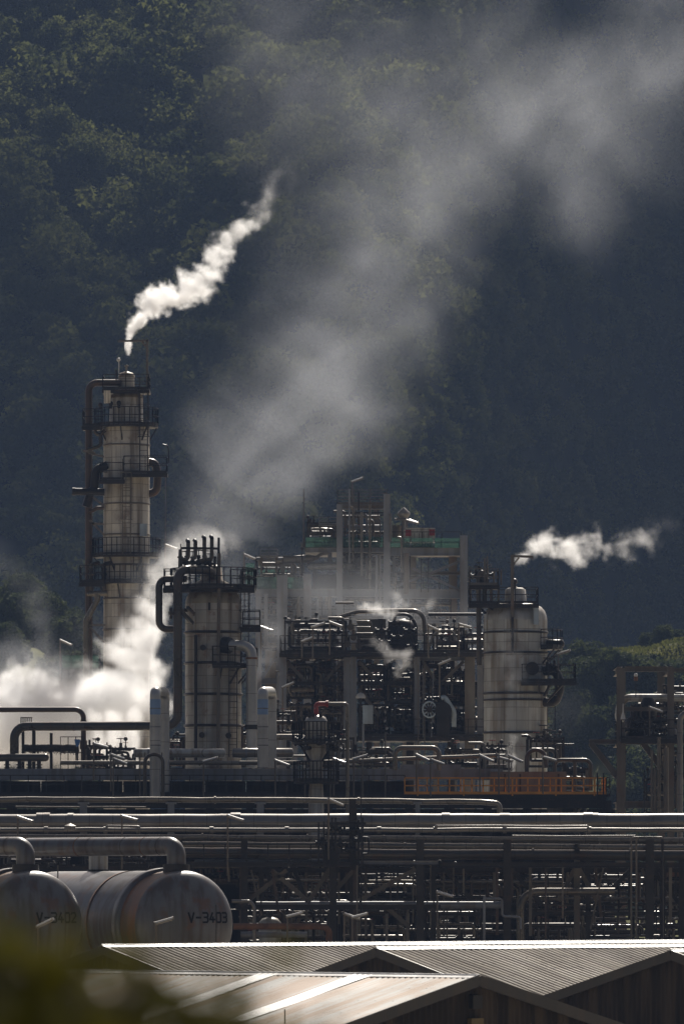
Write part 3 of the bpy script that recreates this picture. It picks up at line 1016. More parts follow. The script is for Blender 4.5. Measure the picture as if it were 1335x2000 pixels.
MB().tube([P(1004, 1152, YR - .5), P(1004, 1137, YR - .5)], .10, 0, 8).sphere(P(1004, 1136, YR - .5), .2, 8).build("relief_valve", M['dark'], rs)
MB().box(P(1046, 1203, YR - 1.75), (L(10, YR), .35, L(34, YR))).build("cabinet", M['cab'], rs)
MB().cyl(P(1039, 1306, YR - 1.75), P(1039, 1306, YR - 2.05), L(13, YR), 24).build("manhole", M['dark'], rs)
# side platforms on the right
ring_platform(rs, (rx, YR), rr_, L(92, YR), zr(1266), 320, 385)
MB().lathe([(.05, 0), (L(9, YR), .12), (L(9, YR), L(34, YR)), (.05, L(38, YR))], P(1064, 1258, YR - .4), 18, (1, 0, 0)).build("level_drum", M['dark'], rs)
rect_platform(rs, 1017, 1125, 1331, YR - 2.9, YR - .6, "FLRB", 1.05)
for a, b in (((1075, 1334), (1062, 1360)), ((1100, 1334), (1066, 1372)), ((1052, 1334), (1052, 1352))):
    MB().bar(P(*a, YR - 1.9), P(*b, YR - 1.6), .13).build("bracket", M['dark'], rs)
MB().tube([P(1060, 1311, YR - .8), P(1085, 1311, YR - .9), P(1092, 1330, YR - .9), P(1092, 1348, YR - .9), P(1084, 1372, YR - .9), P(1058, 1372, YR - .8)], L(9, YR), L(12, YR), 14).build("side_pipe", M['dark'], rs)
for px, py in ((1074, 1308), (1082, 1303), (1068, 1306)):
    valve(rs, P(px, py, YR - 1.5), .3)
MB().ladder((PX(1075, YR), YR - .9, zr(1430)), (PX(1075, YR), YR - .9, zr(1336)), .45).build("ladder", M['dark'], rs)
MB().tube([P(1000, 1205, YR - 2.05), P(1000, 1275, YR - 2.05)], .07, 0, 8).build("conduit", M['dark'], rs)
for px, py in ((1062, 1442), (1074, 1452), (1086, 1459), (1068, 1462)):
    valve(rs, P(px, py, YR - 1.5), .36, (1, 0, 0), 'pipedark')
MB().tube([P(1030, 1500, YR - 1.9), P(1030, 1466, YR - 1.9), P(1080, 1464, YR - 1.9), P(1096, 1470, YR - 1.9), P(1100, 1500, YR - 1.9)], L(3.5, YR), L(8, YR), 10).build("side_pipe", M['brown'], rs)

# ---------------------------------------------------------------- the small vessel in the middle
YM = 356.0
mx_ = PX(617, YM)
mv = thing("small_vessel", (mx_, YM, 0), "slim stained vessel with a domed cap, two ring platforms and a red pipe", "vessel")


def zm(py): return PZ(py, YM)


MB().lathe([(L(16, YM), 0), (L(15, YM), zm(1560)), (L(13, YM), zm(1528)), (L(12, YM), zm(1494)), (L(19, YM), zm(1470)), (L(19, YM), zm(1452)), (L(20.5, YM), zm(1449)), (L(20.5, YM), zm(1408))], (mx_, YM, 0), 28).build("shell", M['greyclad'], mv)
MB().lathe([(L(21.5, YM), zm(1411)), (L(21.5, YM), zm(1407)), (L(18, YM), zm(1401)), (L(9, YM), zm(1397)), (.01, zm(1396))], (mx_, YM, 0), 28).build("head", M['headlight'], mv)
ring_platform(mv, (mx_, YM), L(20, YM), L(46, YM), zm(1450), 0, 360, brackets=True)
ring_platform(mv, (mx_, YM), L(13, YM), L(44, YM), zm(1527), 0, 360, brackets=False)
MB().tube([P(617, 1400, YM), P(617, 1378, YM), P(622, 1375, YM), P(640, 1375, YM)], L(4.6, YM), L(7, YM), 12).build("red_pipe", M['red'], mv)
MB().cyl(P(636, 1375, YM), P(641, 1375, YM), L(6.5, YM), 12).build("flange", M['red'], mv)
MB().tube([P(641, 1375, YM), P(678, 1375, YM), P(678, 1490, YM), P(678, 1600, YM)], L(3.6, YM), L(7, YM), 12).build("downpipe", M['pipe'], mv)
for px, py in ((604, 1399), (626, 1398), (611, 1397)):
    valve(mv, P(px, py, YM - .5), .17, (0, 1, 0))
for k in range(9):
    a = k * .7
    valve(mv, (mx_ + .95 * math.cos(a), YM + .95 * math.sin(a) - .2, zm(1462) + .25 * (k % 3)), .2, (math.cos(a), math.sin(a), 0))
MB().ladder((PX(650, YM), YM - .8, zm(1527)), (PX(650, YM), YM - .8, zm(1425)), .45).build("ladder", M['dark'], mv)
MB().tube([P(590, 1440, YM - .3), P(586, 1420, YM - .3), P(586, 1400, YM - .3)], .07, .1, 8).build("riser", M['dark'], mv)

# ---------------------------------------------------------------- tall grey steel frame behind the vessels
YG = 452.0
DG = 11.0


def zg(py): return PZ(py, YG)


gf = thing("steel_structure", (PX(700, YG), YG, 0), "tall hazy grey steel frame with green screens and a small lookout platform", "steel structure")


def column(root, px, py, Y, wpx, m='steel', bot=0.0, h=None):
    x = PX(px, Y)
    MB().ibeam((x, Y, bot), (x, Y, PZ(py, Y)), L(wpx, Y), h or L(wpx, Y)).build("column", M[m], root)


def beam(root, px0, px1, py, Y, hpx, m='steel', wd=.3):
    MB().ibeam((PX(px0, Y), Y, PZ(py, Y)), (PX(px1, Y), Y, PZ(py, Y)), wd, L(hpx, Y)).build("beam", M[m], root)


def brace(root, a, b, Y, t=.2, m='steel'):
    MB().ibeam(P(*a, Y), P(*b, Y), t, t).build("brace", M[m], root)


for px, py, wd in ((551, 1124, 21), (600, 1122, 15), (663, 985, 12), (755, 965, 13), (905, 1046, 15), (505, 1152, 12)):
    column(gf, px, py, YG, wd)
for px, py, wd in ((531, 1128, 16), (575, 1126, 12), (690, 985, 9), (735, 985, 11), (805, 1075, 14), (884, 1060, 16), (640, 1126, 12)):
    column(gf, px, py, YG + DG, wd, 'steelwarm')
for a, b, py, h in ((757, 905, 1077, 17), (597, 757, 1074, 9), (757, 905, 1160, 18), (497, 757, 1158, 15), (600, 757, 1194, 16), (500, 905, 1213, 8), (657, 757, 990, 8), (500, 757, 1250, 12), (757, 905, 1245, 8), (500, 905, 1330, 12)):
    beam(gf, a, b, py, YG + .35, h)
for a, b, py, h in ((600, 905, 1074, 10), (500, 905, 1158, 12), (500, 757, 1210, 10), (660, 757, 988, 6)):
    beam(gf, a, b, py, YG + DG, h, 'steelwarm')
for px, py in ((505, 1160), (551, 1160), (600, 1160), (663, 1076), (755, 1076), (905, 1076), (905, 1160), (755, 1160)):
    MB().ibeam((PX(px, YG), YG + .4, zg(py)), (PX(px, YG), YG + DG - .4, zg(py)), .25, .4).build("beam", M['steel'], gf)
for a, b in (((760, 1150), (845, 1118)), ((805, 1110), (895, 1152)), ((555, 1250), (598, 1215)), ((610, 1245), (655, 1200)), ((503, 1180), (545, 1225)), ((510, 1330), (550, 1260)), ((845, 1118), (900, 1095))):
    brace(gf, a, b, YG + .2, .16)
for px, py, wd in ((522, 1156, 9), (576, 1156, 10), (626, 1156, 9), (644, 1078, 8), (790, 1076, 9), (850, 1160, 9)):
    column(gf, px, py, YG + 5, wd, 'steelwarm' if px % 4 else 'steel')
for a, b, py, h in ((500, 660, 1185, 7), (500, 660, 1232, 8), (500, 660, 1290, 8), (597, 660, 1102, 7), (757, 905, 1120, 6), (757, 905, 1200, 8)):
    beam(gf, a, b, py, YG + 5.3, h, 'steel' if py % 4 else 'steelwarm')
for a, b in (((503, 1232), (574, 1190)), ((580, 1285), (624, 1235)), ((600, 1100), (642, 1075)), ((760, 1120), (788, 1080)), ((795, 1200), (848, 1165)), ((628, 1230), (658, 1190))):
    brace(gf, a, b, YG + 5, .16, 'steelwarm')
rect_platform(gf, 595, 905, 1070, YG + .5, YG + DG, "", .1, 'steelwarm', .12)
rect_platform(gf, 497, 757, 1150, YG + .5, YG + DG, "", .1, 'dark', .12)
rect_platform(gf, 657, 757, 985, YG + .3, YG + 4, "FLRB", 1.0, 'steelwarm', .15)
rect_platform(gf, 760, 860, 1157, YG + .5, YG + 4, "FR", 1.1, 'dark', .1)
for k, (a, b, y0, y1, yy) in enumerate(((597, 657, 1050, 1069, YG), (660, 700, 1049, 1069, YG), (702, 750, 1049, 1069, YG), (760, 800, 1050, 1069, YG), (803, 845, 1051, 1069, YG), (848, 899, 1051, 1070, YG), (500, 540, 1127, 1150, YG), (560, 596, 1128, 1150, YG), (480, 497, 1100, 1150, YG + 5), (505, 560, 1104, 1128, YG + 6))):
    MB().box(P((a + b) / 2, (y0 + y1) / 2, yy - .15), (L(b - a, YG), .02, L(y1 - y0, YG))).build("screen", M['screen'], gf)
rl = MB()
frame_rails(rl, PX(597, YG), PX(900, YG), YG + .1, zg(1070))
frame_rails(rl, PX(497, YG), PX(655, YG), YG + .1, zg(1150))
frame_rails(rl, PX(500, YG), PX(757, YG), YG + .1, zg(1207))
rl.build("railing_frame", M['dark'], gf)
MB().ladder((PX(829, YG), YG - .1, zg(1157)), (PX(829, YG), YG - .1, zg(1090)), .5).build("ladder", M['dark'], gf)

# machinery standing on that frame
t = thing("surge_drum", P(578, 1100, YG + 3), "long bright aluminium drum lying on the frame, drawn out into a thin pipe", "drum")
MB().lathe([(.05, 0), (L(5, YG), .1), (L(8, YG), .35), (L(8, YG), L(64, YG)), (L(5, YG), L(76, YG)), (L(3, YG), L(84, YG)), (.05, L(86, YG))], P(539, 1096, YG + 3), 20, (1, 0, .08)).build("shell", M['alu'], t)
MB().tube([P(612, 1091, YG + 3), P(628, 1082, YG + 3), P(642, 1080, YG + 3)], L(3, YG), .3, 10).build("nozzle", M['alu'], t)
for q in (552, 590):
    MB().box(P(q, 1112, YG + 3), (.3, .8, L(18, YG))).build("saddle", M['steelwarm'], t)
t = thing("equipment_box", P(820, 1060, YG + 2), "stained box with two rust red patches on the frame's top deck", "equipment box")
MB().box(P(820, 1046, YG + 2), (L(58, YG), 2.0, L(27, YG))).build("body", M['cream'], t)
for q, z in ((797, 1041), (843, 1040)):
    MB().box(P(q, z, YG + .97), (L(11, YG), .04, L(12, YG))).build("hatch", M['red'], t)
for q in range(5):
    MB().box(P(800 + q * 9, 1050, YG + .98), (.05, .05, L(18, YG))).build("stay", M['steelwarm'], t)
t = thing("fan_head", P(775, 1062, YG + 4), "stubby machine with a wide flat cap on the top deck beside the mast post", "machine")
MB().lathe([(L(10, YG), 0), (L(10, YG), L(34, YG))], P(775, 1060, YG + 4), 16).build("body", M['steelwarm'], t)
MB().lathe([(L(8, YG), 0), (L(13, YG), .25), (L(12, YG), .4), (.05, .75)], P(788, 1012, YG + 4), 18).build("cap", M['headlight'], t)
MB().tube([P(788, 1060, YG + 4), P(788, 1010, YG + 4), P(787, 1000, YG + 4)], .15, 0, 8).build("shaft", M['steel'], t)
MB().tube([P(770, 1014, YG + 3.6), P(796, 1014, YG + 3.6), P(817, 1022, YG + 3.2)], L(2.2, YG), .3, 10).build("pipe_arm", M['alu'], t)
t = thing("dark_housing", P(670, 1150, YG + 2), "long dark machine housing sitting on the second deck of the hazy frame", "machine housing")
MB().box(P(672, 1137, YG + 2.5), (L(124, YG), 3.2, L(25, YG))).build("body", M['dark'], t)
for q in range(9):
    MB().box(P(618 + q * 13.5, 1137, YG + .86), (.12, .12, L(23, YG))).build("stiffener", M['dark'], t)
t = thing("surge_drum", P(640, 1110, YG + 3), "rust brown drum lying just above the dark housing", "drum")
MB().lathe([(.05, 0), (L(6, YG), .2), (L(6, YG), L(90, YG)), (.05, L(94, YG))], P(600, 1108, YG + 2.5), 16, (1, 0, .02)).build("shell", M['headlight'], t)
for q in (615, 675):
    MB().box(P(q, 1118, YG + 2.5), (.25, .6, L(10, YG))).build("saddle", M['dark'], t)
for k, (px, y0, y1, r, m) in enumerate(((682, 955, 1100, 1.8, 'steel'), (706, 1000, 1125, 2.6, 'alu'), (689, 990, 1095, 2.0, 'pipe'), (722, 985, 1150, 2.4, 'pipe'), (735, 1085, 1180, 2.6, 'steel'), (742, 1083, 1180, 2.2, 'alu'), (784, 1050, 1118, 2.6, 'alu'), (762, 1003, 1058, 2.6, 'alu'), (700, 960, 1000, 1.5, 'dark'), (716, 1090, 1130, 3, 'pipedark'), (772, 1120, 1160, 1.8, 'pipe'), (793, 1080, 1160, 5.5, 'steelwarm'), (519, 1160, 1260, 4, 'steel'), (644, 1165, 1270, 4, 'pipe'), (583, 1165, 1265, 3, 'steelwarm'), (620, 1170, 1270, 2.4, 'steel'))):
    pts = [(px, y1, YG - .4), (px, y0, YG - .4)]
    if px in (784, 735, 689): pts.append((px - 8, y0, YG - .4))
    pipe("thin upright pipe in front of the hazy grey frame", pts, r, M[m], None, group="upright pipes on the grey frame", n=8)
for k, a in enumerate((
        (500, 590, 1085, 1125), (600, 655, 1020, 1068), (664, 752, 1000, 1066), (665, 750, 1080, 1120), (760, 800, 1085, 1150), (505, 545, 1165, 1210), (556, 598, 1165, 1240),
        (606, 655, 1200, 1245), (660, 752, 1165, 1190), (800, 880, 1170, 1240), (505, 590, 1215, 1270))):
    manifold(a[0], a[1], a[2], a[3], YG + 2.5 + (k % 3), 3.0, 100 + k, "hazy tangle of pipes and valves on the decks of the tall grey frame", "pipework on the tall grey frame", 4, 6, 4, ('pipe', 'steel', 'alu', 'steelwarm', 'pipedark'), .17, drum=k % 2)
t = thing("radio_mast", P(593, 1070, YG + 3), "slender mast standing alone at the frame's corner against the smoke", "mast")
MB().cyl(P(593, 1070, YG + 3), P(593, 955, YG + 3), .07, 8, .03).build("pole", M['steelwarm'], t)
MB().cyl(P(593, 1070, YG + 3), P(593, 1060, YG + 3), .18, 8).build("foot", M['steelwarm'], t)
for q, (px, py) in enumerate(((525, 1088), (640, 1026))):
    t = thing("perforated_walkway", P(px, py + 14, YG + 2), ("short bright walkway grating beside the aluminium drum", "short bright walkway grating on the upper deck by the lookout platform")[q], "walkway")
    MB().box(P(px, py, YG + 2), (L(36, YG), .9, .06)).build("grating", M['alu'], t)
    MB().rails([P(px - 17, py, YG + 1.6), P(px + 17, py, YG + 1.6)], .55, .7, .06).build("railing_frame", M['alu'], t)
    for s in (-15, 15):
        MB().bar(P(px + s, py, YG + 2), P(px + s, py + 40, YG + 2), .12).build("post", M['steelwarm'], t)

# ---------------------------------------------------------------- lower dark process frame
YH = 412.0
DH = 9.0


def zh(py): return PZ(py, YH)


hf = thing("process_structure", (PX(770, YH), YH, 0), "wide dark process frame with pale columns and two railed decks crowded with pipes", "steel structure")
for px, wd, m in ((552, 14, 'steel'), (677, 13, 'steel'), (690, 12, 'steel'), (814, 11, 'steel'), (917, 20, 'steelwarm'), (937, 12, 'steel'), (994, 12, 'steelwarm')):
    column(hf, px, 1279, YH, wd, m)
for px, wd in ((560, 12), (640, 12), (720, 12), (800, 14), (880, 14), (960, 12)):
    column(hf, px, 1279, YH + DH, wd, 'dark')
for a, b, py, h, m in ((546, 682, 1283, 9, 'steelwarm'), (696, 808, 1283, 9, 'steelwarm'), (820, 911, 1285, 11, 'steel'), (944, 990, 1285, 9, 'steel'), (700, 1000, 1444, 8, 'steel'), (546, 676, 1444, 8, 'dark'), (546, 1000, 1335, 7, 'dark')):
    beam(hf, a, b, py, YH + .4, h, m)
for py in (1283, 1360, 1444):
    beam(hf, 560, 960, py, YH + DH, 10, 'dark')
for px in (552, 683, 814, 917, 994):
    for py in (1283, 1444):
        MB().ibeam((PX(px, YH), YH + .5, zh(py)), (PX(px, YH), YH + DH, zh(py)), .25, .35).build("beam", M['dark'], hf)
rect_platform(hf, 545, 684, 1276, YH - .6, YH + DH, "FL", 1.1, 'dark')
rect_platform(hf, 655, 1000, 1275, YH - 1.4, YH + 3, "F", 1.1, 'dark')
rect_platform(hf, 700, 1000, 1439, YH - .8, YH + DH, "F", 1.1, 'dark')
for a, b in (((700, 1292), (740, 1335)), ((800, 1292), (765, 1335)), ((825, 1292), (850, 1330)), ((945, 1375), (985, 1290)), ((945, 1350), (990, 1440)), ((560, 1292), (600, 1335)), ((668, 1292), (630, 1335)), ((700, 1345), (740, 1400)), ((905, 1292), (860, 1335))):
    brace(hf, a, b, YH + .6, .2, 'steelwarm')
for a, b in (((700, 1290), (805, 1440)), ((560, 1290), (670, 1440)), ((860, 1380), (910, 1440))):
    brace(hf, a, b, YH + 4, .24, 'dark')
for px in (826, 842):
    MB().bar(P(px, 1440, YH - .9), P(px + (4 if px > 830 else 0), 1305, YH - .9), .05).build("ladder_stile", M['steel'], hf)
MB().ladder((PX(822, YH), YH - 1.2, zh(1560)), (PX(822, YH), YH - 1.2, zh(1300)), .4, cage=False).build("ladder", M['steelwarm'], hf)
MB().ladder((PX(660, YH), YH - 1.2, zh(1450)), (PX(660, YH), YH - 1.2, zh(1240)), .45).build("ladder", M['dark'], hf)

# the big machine on its top deck
t = thing("pump_block", P(740, 1275, YH + 1), "big dark block of coolers and pipes standing under the small steam jet", "machine")
MB().lathe([(L(26, YH), 0), (L(30, YH), .8), (L(30, YH), L(48, YH)), (L(24, YH), L(60, YH)), (L(10, YH), L(66, YH))], P(785, 1275, YH + 1.5), 24).build("shell", M['dark'], t)
MB().box(P(725, 1243, YH + 2.5), (L(56, YH), 2.5, L(64, YH))).build("body", M['pipedark'], t)
for q in range(5):
    MB().tube([P(696, 1214 + q * 12, YH - .3 + .1 * q), P(725 + 4 * q, 1214 + q * 12, YH - .3 + .1 * q), P(725 + 4 * q, 1230 + q * 12, YH - .3 + .1 * q)], L(2.6, YH), .3, 10).build("coil", M['pipe'], t)
for q, (px, py) in enumerate(((770, 1217), (800, 1232), (776, 1245), (804, 1262), (745, 1232), (752, 1254))):
    valve(t, P(px, py, YH - .6), .33, (1, 0, 0), 'dark')
MB().tube([P(770, 1212, YH), P(770, 1200, YH), P(800, 1200, YH), P(812, 1222, YH), P(812, 1275, YH)], L(3.2, YH), .6, 10).build("suction_pipe", M['dark'], t)
for k, (px, py) in enumerate(((684, 1225), (690, 1245), (678, 1258), (700, 1262))):
    valve(t, P(px, py, YH - .8), .35, (0, 1, 0), 'pipedark')
pipe("long thin pipe leading right from the steam puff to the dome vessel", [(836, 1200, YH + 1), (942, 1200, YH + 1)], 3.2, M['dark'])
pipe("arched pale pipe over the dark pump block", [(660, 1206, YH + 3), (700, 1195, YH + 3), (764, 1193, YH + 3), (826, 1193, YH + 3), (830, 1240, YH + 3), (830, 1276, YH + 3)], 4.2, M['pipe'], .7)
pipe("short steam jet pipe with an open bright end", [(655, 1178, YH + 1), (690, 1178, YH + 1)], 2.4, M['alu'])
pipe("dark horn-shaped pipe on the deck's right half", [(835, 1276, YH), (845, 1240, YH), (860, 1232, YH), (885, 1232, YH), (888, 1250, YH)], 2.4, M['pipe'], .5)

areas = [
    (556, 676, 1212, 1274, 3, 5, 5, 0), (846, 905, 1225, 1274, 3, 4, 4, 0), (905, 960, 1238, 1274, 2, 4, 4, 0),
    (558, 615, 1295, 1365, 4, 6, 6, 0), (615, 672, 1300, 1380, 4, 6, 6, 0), (556, 610, 1375, 1440, 4, 5, 5, 1), (610, 672, 1370, 1440, 3, 6, 5, 0),
    (700, 755, 1300, 1370, 4, 6, 6, 0), (755, 808, 1305, 1375, 4, 5, 5, 1), (700, 760, 1375, 1438, 3, 6, 6, 0), (760, 810, 1380, 1438, 3, 5, 5, 1),
    (822, 870, 1295, 1360, 3, 5, 5, 0), (862, 912, 1310, 1380, 4, 5, 5, 1), (822, 868, 1370, 1438, 3, 5, 4, 0), (868, 915, 1385, 1438, 3, 4, 4, 1),
    (946, 992, 1300, 1370, 3, 4, 4, 0), (946, 992, 1380, 1438, 3, 4, 4, 0)]
for k, a in enumerate(areas):
    for layer in (0, 1):
        manifold(a[0], a[1], a[2], a[3], YH + 1.2 + 3.6 * layer, 2.2, 300 + k * 2 + layer, "crowded dark pipes and valves inside the wide dark frame", "pipework inside the dark frame",
                 a[4] + 1, a[5] + 1, a[6], ('pipedark', 'dark', 'dark', 'pipe', 'steelwarm', 'brown'), .17, drum=a[7])
t = thing("instrument_cabinet", P(718, 1440, YH - 2), "pale blue cabinet on a thin post left of the ladder", "cabinet")
MB().box(P(718, 1396, YH - 2), (L(20, YH), .5, L(36, YH))).build("body", M['cab'], t)
MB().bar(P(709, 1470, YH - 2), P(709, 1414, YH - 2), .14).build("post", M['steel'], t)
MB().box(P(718, 1396, YH - 2.27), (L(17, YH), .03, L(32, YH))).build("door", M['cab'], t)
t = thing("round_machine", P(865, 1440, YH - 1.2), "dark machine with a big round cover facing out, next to a pale slanting duct", "machine")
MB().cyl(P(865, 1388, YH - 1.6), P(865, 1388, YH + 1.4), L(15, YH), 28).build("body", M['dark'], t)
MB().cyl(P(865, 1388, YH - 1.7), P(865, 1388, YH - 1.6), L(16.5, YH), 28).build("flange", M['black'], t)
MB().box(P(865, 1420, YH - .2), (L(26, YH), 1.6, L(40, YH))).build("base", M['dark'], t)
MB().tube([P(861, 1364, YH - 1), P(868, 1362, YH - 1), P(886, 1390, YH - 1), P(886, 1420, YH - 1)], L(5, YH), .5, 12).build("duct", M['cab'], t)
t = thing("hose_reel", P(838, 1440, YH - 1.5), "pale wheel-like hose reel beside the tall thin ladder", "hose reel")
for q in (0, 1):
    mbq = MB(); c = P(838, 1386, YH - 1.5 + .4 * q)
    mbq.tube([c + Vector((.42 * math.cos(i * math.pi / 9), 0, .5 * math.sin(i * math.pi / 9))) for i in range(19)], .05, 0, 6)
    for i in range(5):
        a = i * math.pi / 5
        mbq.bar(c - Vector((.42 * math.cos(a), 0, .5 * math.sin(a))), c + Vector((.42 * math.cos(a), 0, .5 * math.sin(a))), .04)
    mbq.build("rim", M['cab'], t)
MB().cyl(P(838, 1386, YH - 1.6), P(838, 1386, YH - 1.0), .2, 12).build("hub", M['dark'], t)
MB().bar(P(838, 1440, YH - 1.3), P(838, 1390, YH - 1.3), .14).build("stand", M['dark'], t)
t = thing("dome_lamp", P(704, 1380, YH - 1), "small white domed lamp on a post by the pale column", "lamp")
MB().lathe([(.32, 0), (.31, .1), (.22, .28), (.02, .36)], P(704, 1364, YH - 1), 16).build("dome", M['white'], t)
MB().cyl(P(704, 1440, YH - 1), P(704, 1364, YH - 1), .07, 8).build("post", M['dark'], t)

# ---------------------------------------------------------------- right-hand steel portal frame
YP = 384.0
DP = 7.0
pf = thing("portal_structure", (PX(1260, YP), YP, 0), "weathered grey steel portal frame with a jutting braced beam, at the edge beside the knoll", "steel structure")
for px, py, wd in ((1211, 1305, 15), (1309, 1303, 13)):
    column(pf, px, py, YP, wd, 'steelwarm')
for px, py, wd in ((1216, 1305, 10), (1290, 1303, 14), (1350, 1303, 14)):
    column(pf, px, py, YP + DP, wd, 'steelwarm')
for a, b, py, h in ((1219, 1302, 1307, 10), (1316, 1400, 1309, 8), (1150, 1203, 1449, 9), (1219, 1302, 1449, 10), (1316, 1400, 1449, 10), (1219, 1302, 1572, 14), (1219, 1302, 1385, 8)):
    beam(pf, a, b, py, YP, h, 'steelwarm', .35)
for px in (1211, 1309):
    for py in (1308, 1449, 1572):
        MB().ibeam((PX(px, YP), YP + .3, PZ(py, YP)), (PX(px, YP), YP + DP, PZ(py, YP)), .3, .4).build("beam", M['steelwarm'], pf)
for a, b in (((1153, 1452), (1205, 1518)), ((1255, 1452), (1302, 1515)), ((1220, 1465), (1212, 1475))):
    brace(pf, a, b, YP, .34, 'steelwarm')
rect_platform(pf, 1211, 1400, 1443, YP - 1.2, YP + DP, "FL", 1.1, 'dark')
rect_platform(pf, 1218, 1400, 1416, YP + 1, YP + 3, "", 1.1, 'steelwarm', .1)
pipe("silver pipe with a rounded top running down the edge of the portal frame", [(1380, 1392, YP - 2), (1327, 1392, YP - 2), (1327, 1600, YP - 2), (1327, 1680, YP - 2)], 5.5, M['alu'], .5)
pipe("rounded pale pipe loop at the portal frame's corner", [(1400, 1363, YP + 2), (1211, 1363, YP + 2), (1206, 1405, YP + 2), (1222, 1420, YP + 2)], 7.5, M['palecl'], .9)
t = thing("compressor", P(1255, 1443, YP + 1.5), "dark compressor with a tall pale backing plate on the portal frame's deck", "machine")
MB().lathe([(.2, 0), (.55, .1), (.6, 1.1), (.3, 1.3), (.28, 2.0)], P(1239, 1443, YP + 1), 18).build("body", M['dark'], t)
MB().box(P(1251, 1408, YP + 1.6), (L(7, YP), 1.4, L(64, YP))).build("plate", M['steelwarm'], t)
MB().lathe([(.3, 0), (.5, .3), (.5, 1.0), (.3, 1.4)], P(1265, 1410, YP + 1.2), 16).build("motor", M['dark'], t)
for px, py in ((1243, 1412), (1232, 1425), (1268, 1420), (1290, 1424)):
    valve(t, P(px, py, YP + .3), .3, (1, 0, 0), 'dark')
for k, a in enumerate(((1265, 1330, 1400, 1440), (1300, 1340, 1340, 1395), (1262, 1330, 1520, 1590), (1290, 1335, 1460, 1520), (1240, 1300, 1375, 1398))):
    manifold(*a, YP + 2.5, 2.5, 700 + k, "dark pipes and valves within the weathered portal frame", "pipework within the portal frame", 3, 5, 4, ('dark', 'pipedark', 'steelwarm', 'alu'), .15)
for k, (px, y0, y1, r, m) in enumerate(((1286, 1440, 1600, 4, 'pipe'), (1272, 1465, 1600, 2.2, 'steelwarm'), (1241, 1310, 1362, .8, 'dark'), (1257, 1505, 1760, 1.2, 'black'), (1300, 1460, 1620, 5, 'steelwarm'), (1278, 1500, 1600, 3, 'steelwarm'))):
    pipe(("grey upright pipe below the portal frame deck", "weathered slim upright pipe below the portal frame deck", "thin hanging rod inside the portal frame's opening", "thin black pole standing in front of the portal frame", "thick weathered upright pipe near the portal frame's inner column", "weathered pipe beside the portal frame's low beam")[k], [(px, y1, YP - 1.6), (px, y0, YP - 1.6)], r, M[m], n=8)
t = thing("globe_lamp", P(1216, 1408, YP - .8), "small white drop-shaped lamp hanging at the portal frame's corner", "lamp")
MB().lathe([(.01, 0), (.13, .12), (.15, .24), (.04, .6), (.02, 1.1)], P(1216, 1411, YP - .8), 12).build("globe", M['white'], t)
MB().bar(P(1216, 1380, YP - .8), P(1216, 1372, YP + .2), .04).build("hook", M['dark'], t)
t = thing("warning_light", P(1241, 1322, YP - 1.6), "little orange-brown warning light on a rod in the portal opening", "lamp")
MB().cyl(P(1241, 1330, YP - 1.6), P(1241, 1322, YP - 1.6), .12, 10).build("body", M['rust'], t)
MB().sphere(P(1241, 1319, YP - 1.6), .12, 10).build("globe", M['white'], t)

# ---------------------------------------------------------------- deck with the orange railing, long grey duct
YD = 366.0
dk = thing("service_deck", (PX(580, YD), YD, 0), "long dark service deck on stilts with part black and part orange railing", "deck")


def zd(py): return PZ(py, YD)


MB().box(((PX(-330, YD) + PX(1183, YD)) / 2, YD + 3, zd(1558)), (L(1513, YD), 6, .35)).build("deck_slab", M['dark'], dk)
MB().ibeam((PX(-330, YD), YD - .12, zd(1570)), (PX(1183, YD), YD - .12, zd(1570)), .2, L(18, YD)).build("edge_beam", M['dark'], dk)
for px in range(-294, 1190, 78):
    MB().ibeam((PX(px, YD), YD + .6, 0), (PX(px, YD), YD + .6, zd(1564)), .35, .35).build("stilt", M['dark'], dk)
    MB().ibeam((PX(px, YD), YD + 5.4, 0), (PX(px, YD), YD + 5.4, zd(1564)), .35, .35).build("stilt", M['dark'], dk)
r1 = MB(); r1.rails([(PX(-330, YD), YD + .1, zd(1553)), (PX(790, YD), YD + .1, zd(1553))], 1.1, 1.0, .05)
r1.build("black_railing_frame", M['black'], dk)
for a, b in ((790, 1183),):
    r2 = MB(); r2.rails([(PX(a, YD), YD + .1, zd(1553)), (PX(b, YD), YD + .1, zd(1553))], .95, .62, .07)
    r2.rails([(PX(b, YD), YD + .1, zd(1553)), (PX(b, YD), YD + 5.8, zd(1553))], .95, 1.0, .07)
    r2.bar((PX(a, YD), YD + .02, zd(1550)), (PX(b, YD), YD + .02, zd(1550)), .03, .2)
    for q in (815, 905, 1000, 1085, 1160):
        r2.bar((PX(q, YD), YD + .02, zd(1555)), (PX(q, YD), YD + .02, zd(1522)), .09, .09)
    tag(r2.build("orange_railing_frame", M['orange'], dk), "orange painted railing")
dl = MB()
for px in (1166, 1178):
    dl.bar(P(px, 1600, YD - .6), P(px, 1510, YD - .6), .08)
for i in range(12):
    dl.bar(P(1166, 1598 - i * 7, YD - .6), P(1178, 1598 - i * 7, YD - .6), .03)
dl.build("ladder", M['black'], dk)
mbq = MB().rails([P(1183, 1557, YD + 1), P(1190, 1557, YD + 1)], 1.1, .5)
mbq.build("gate_frame", M['black'], dk)

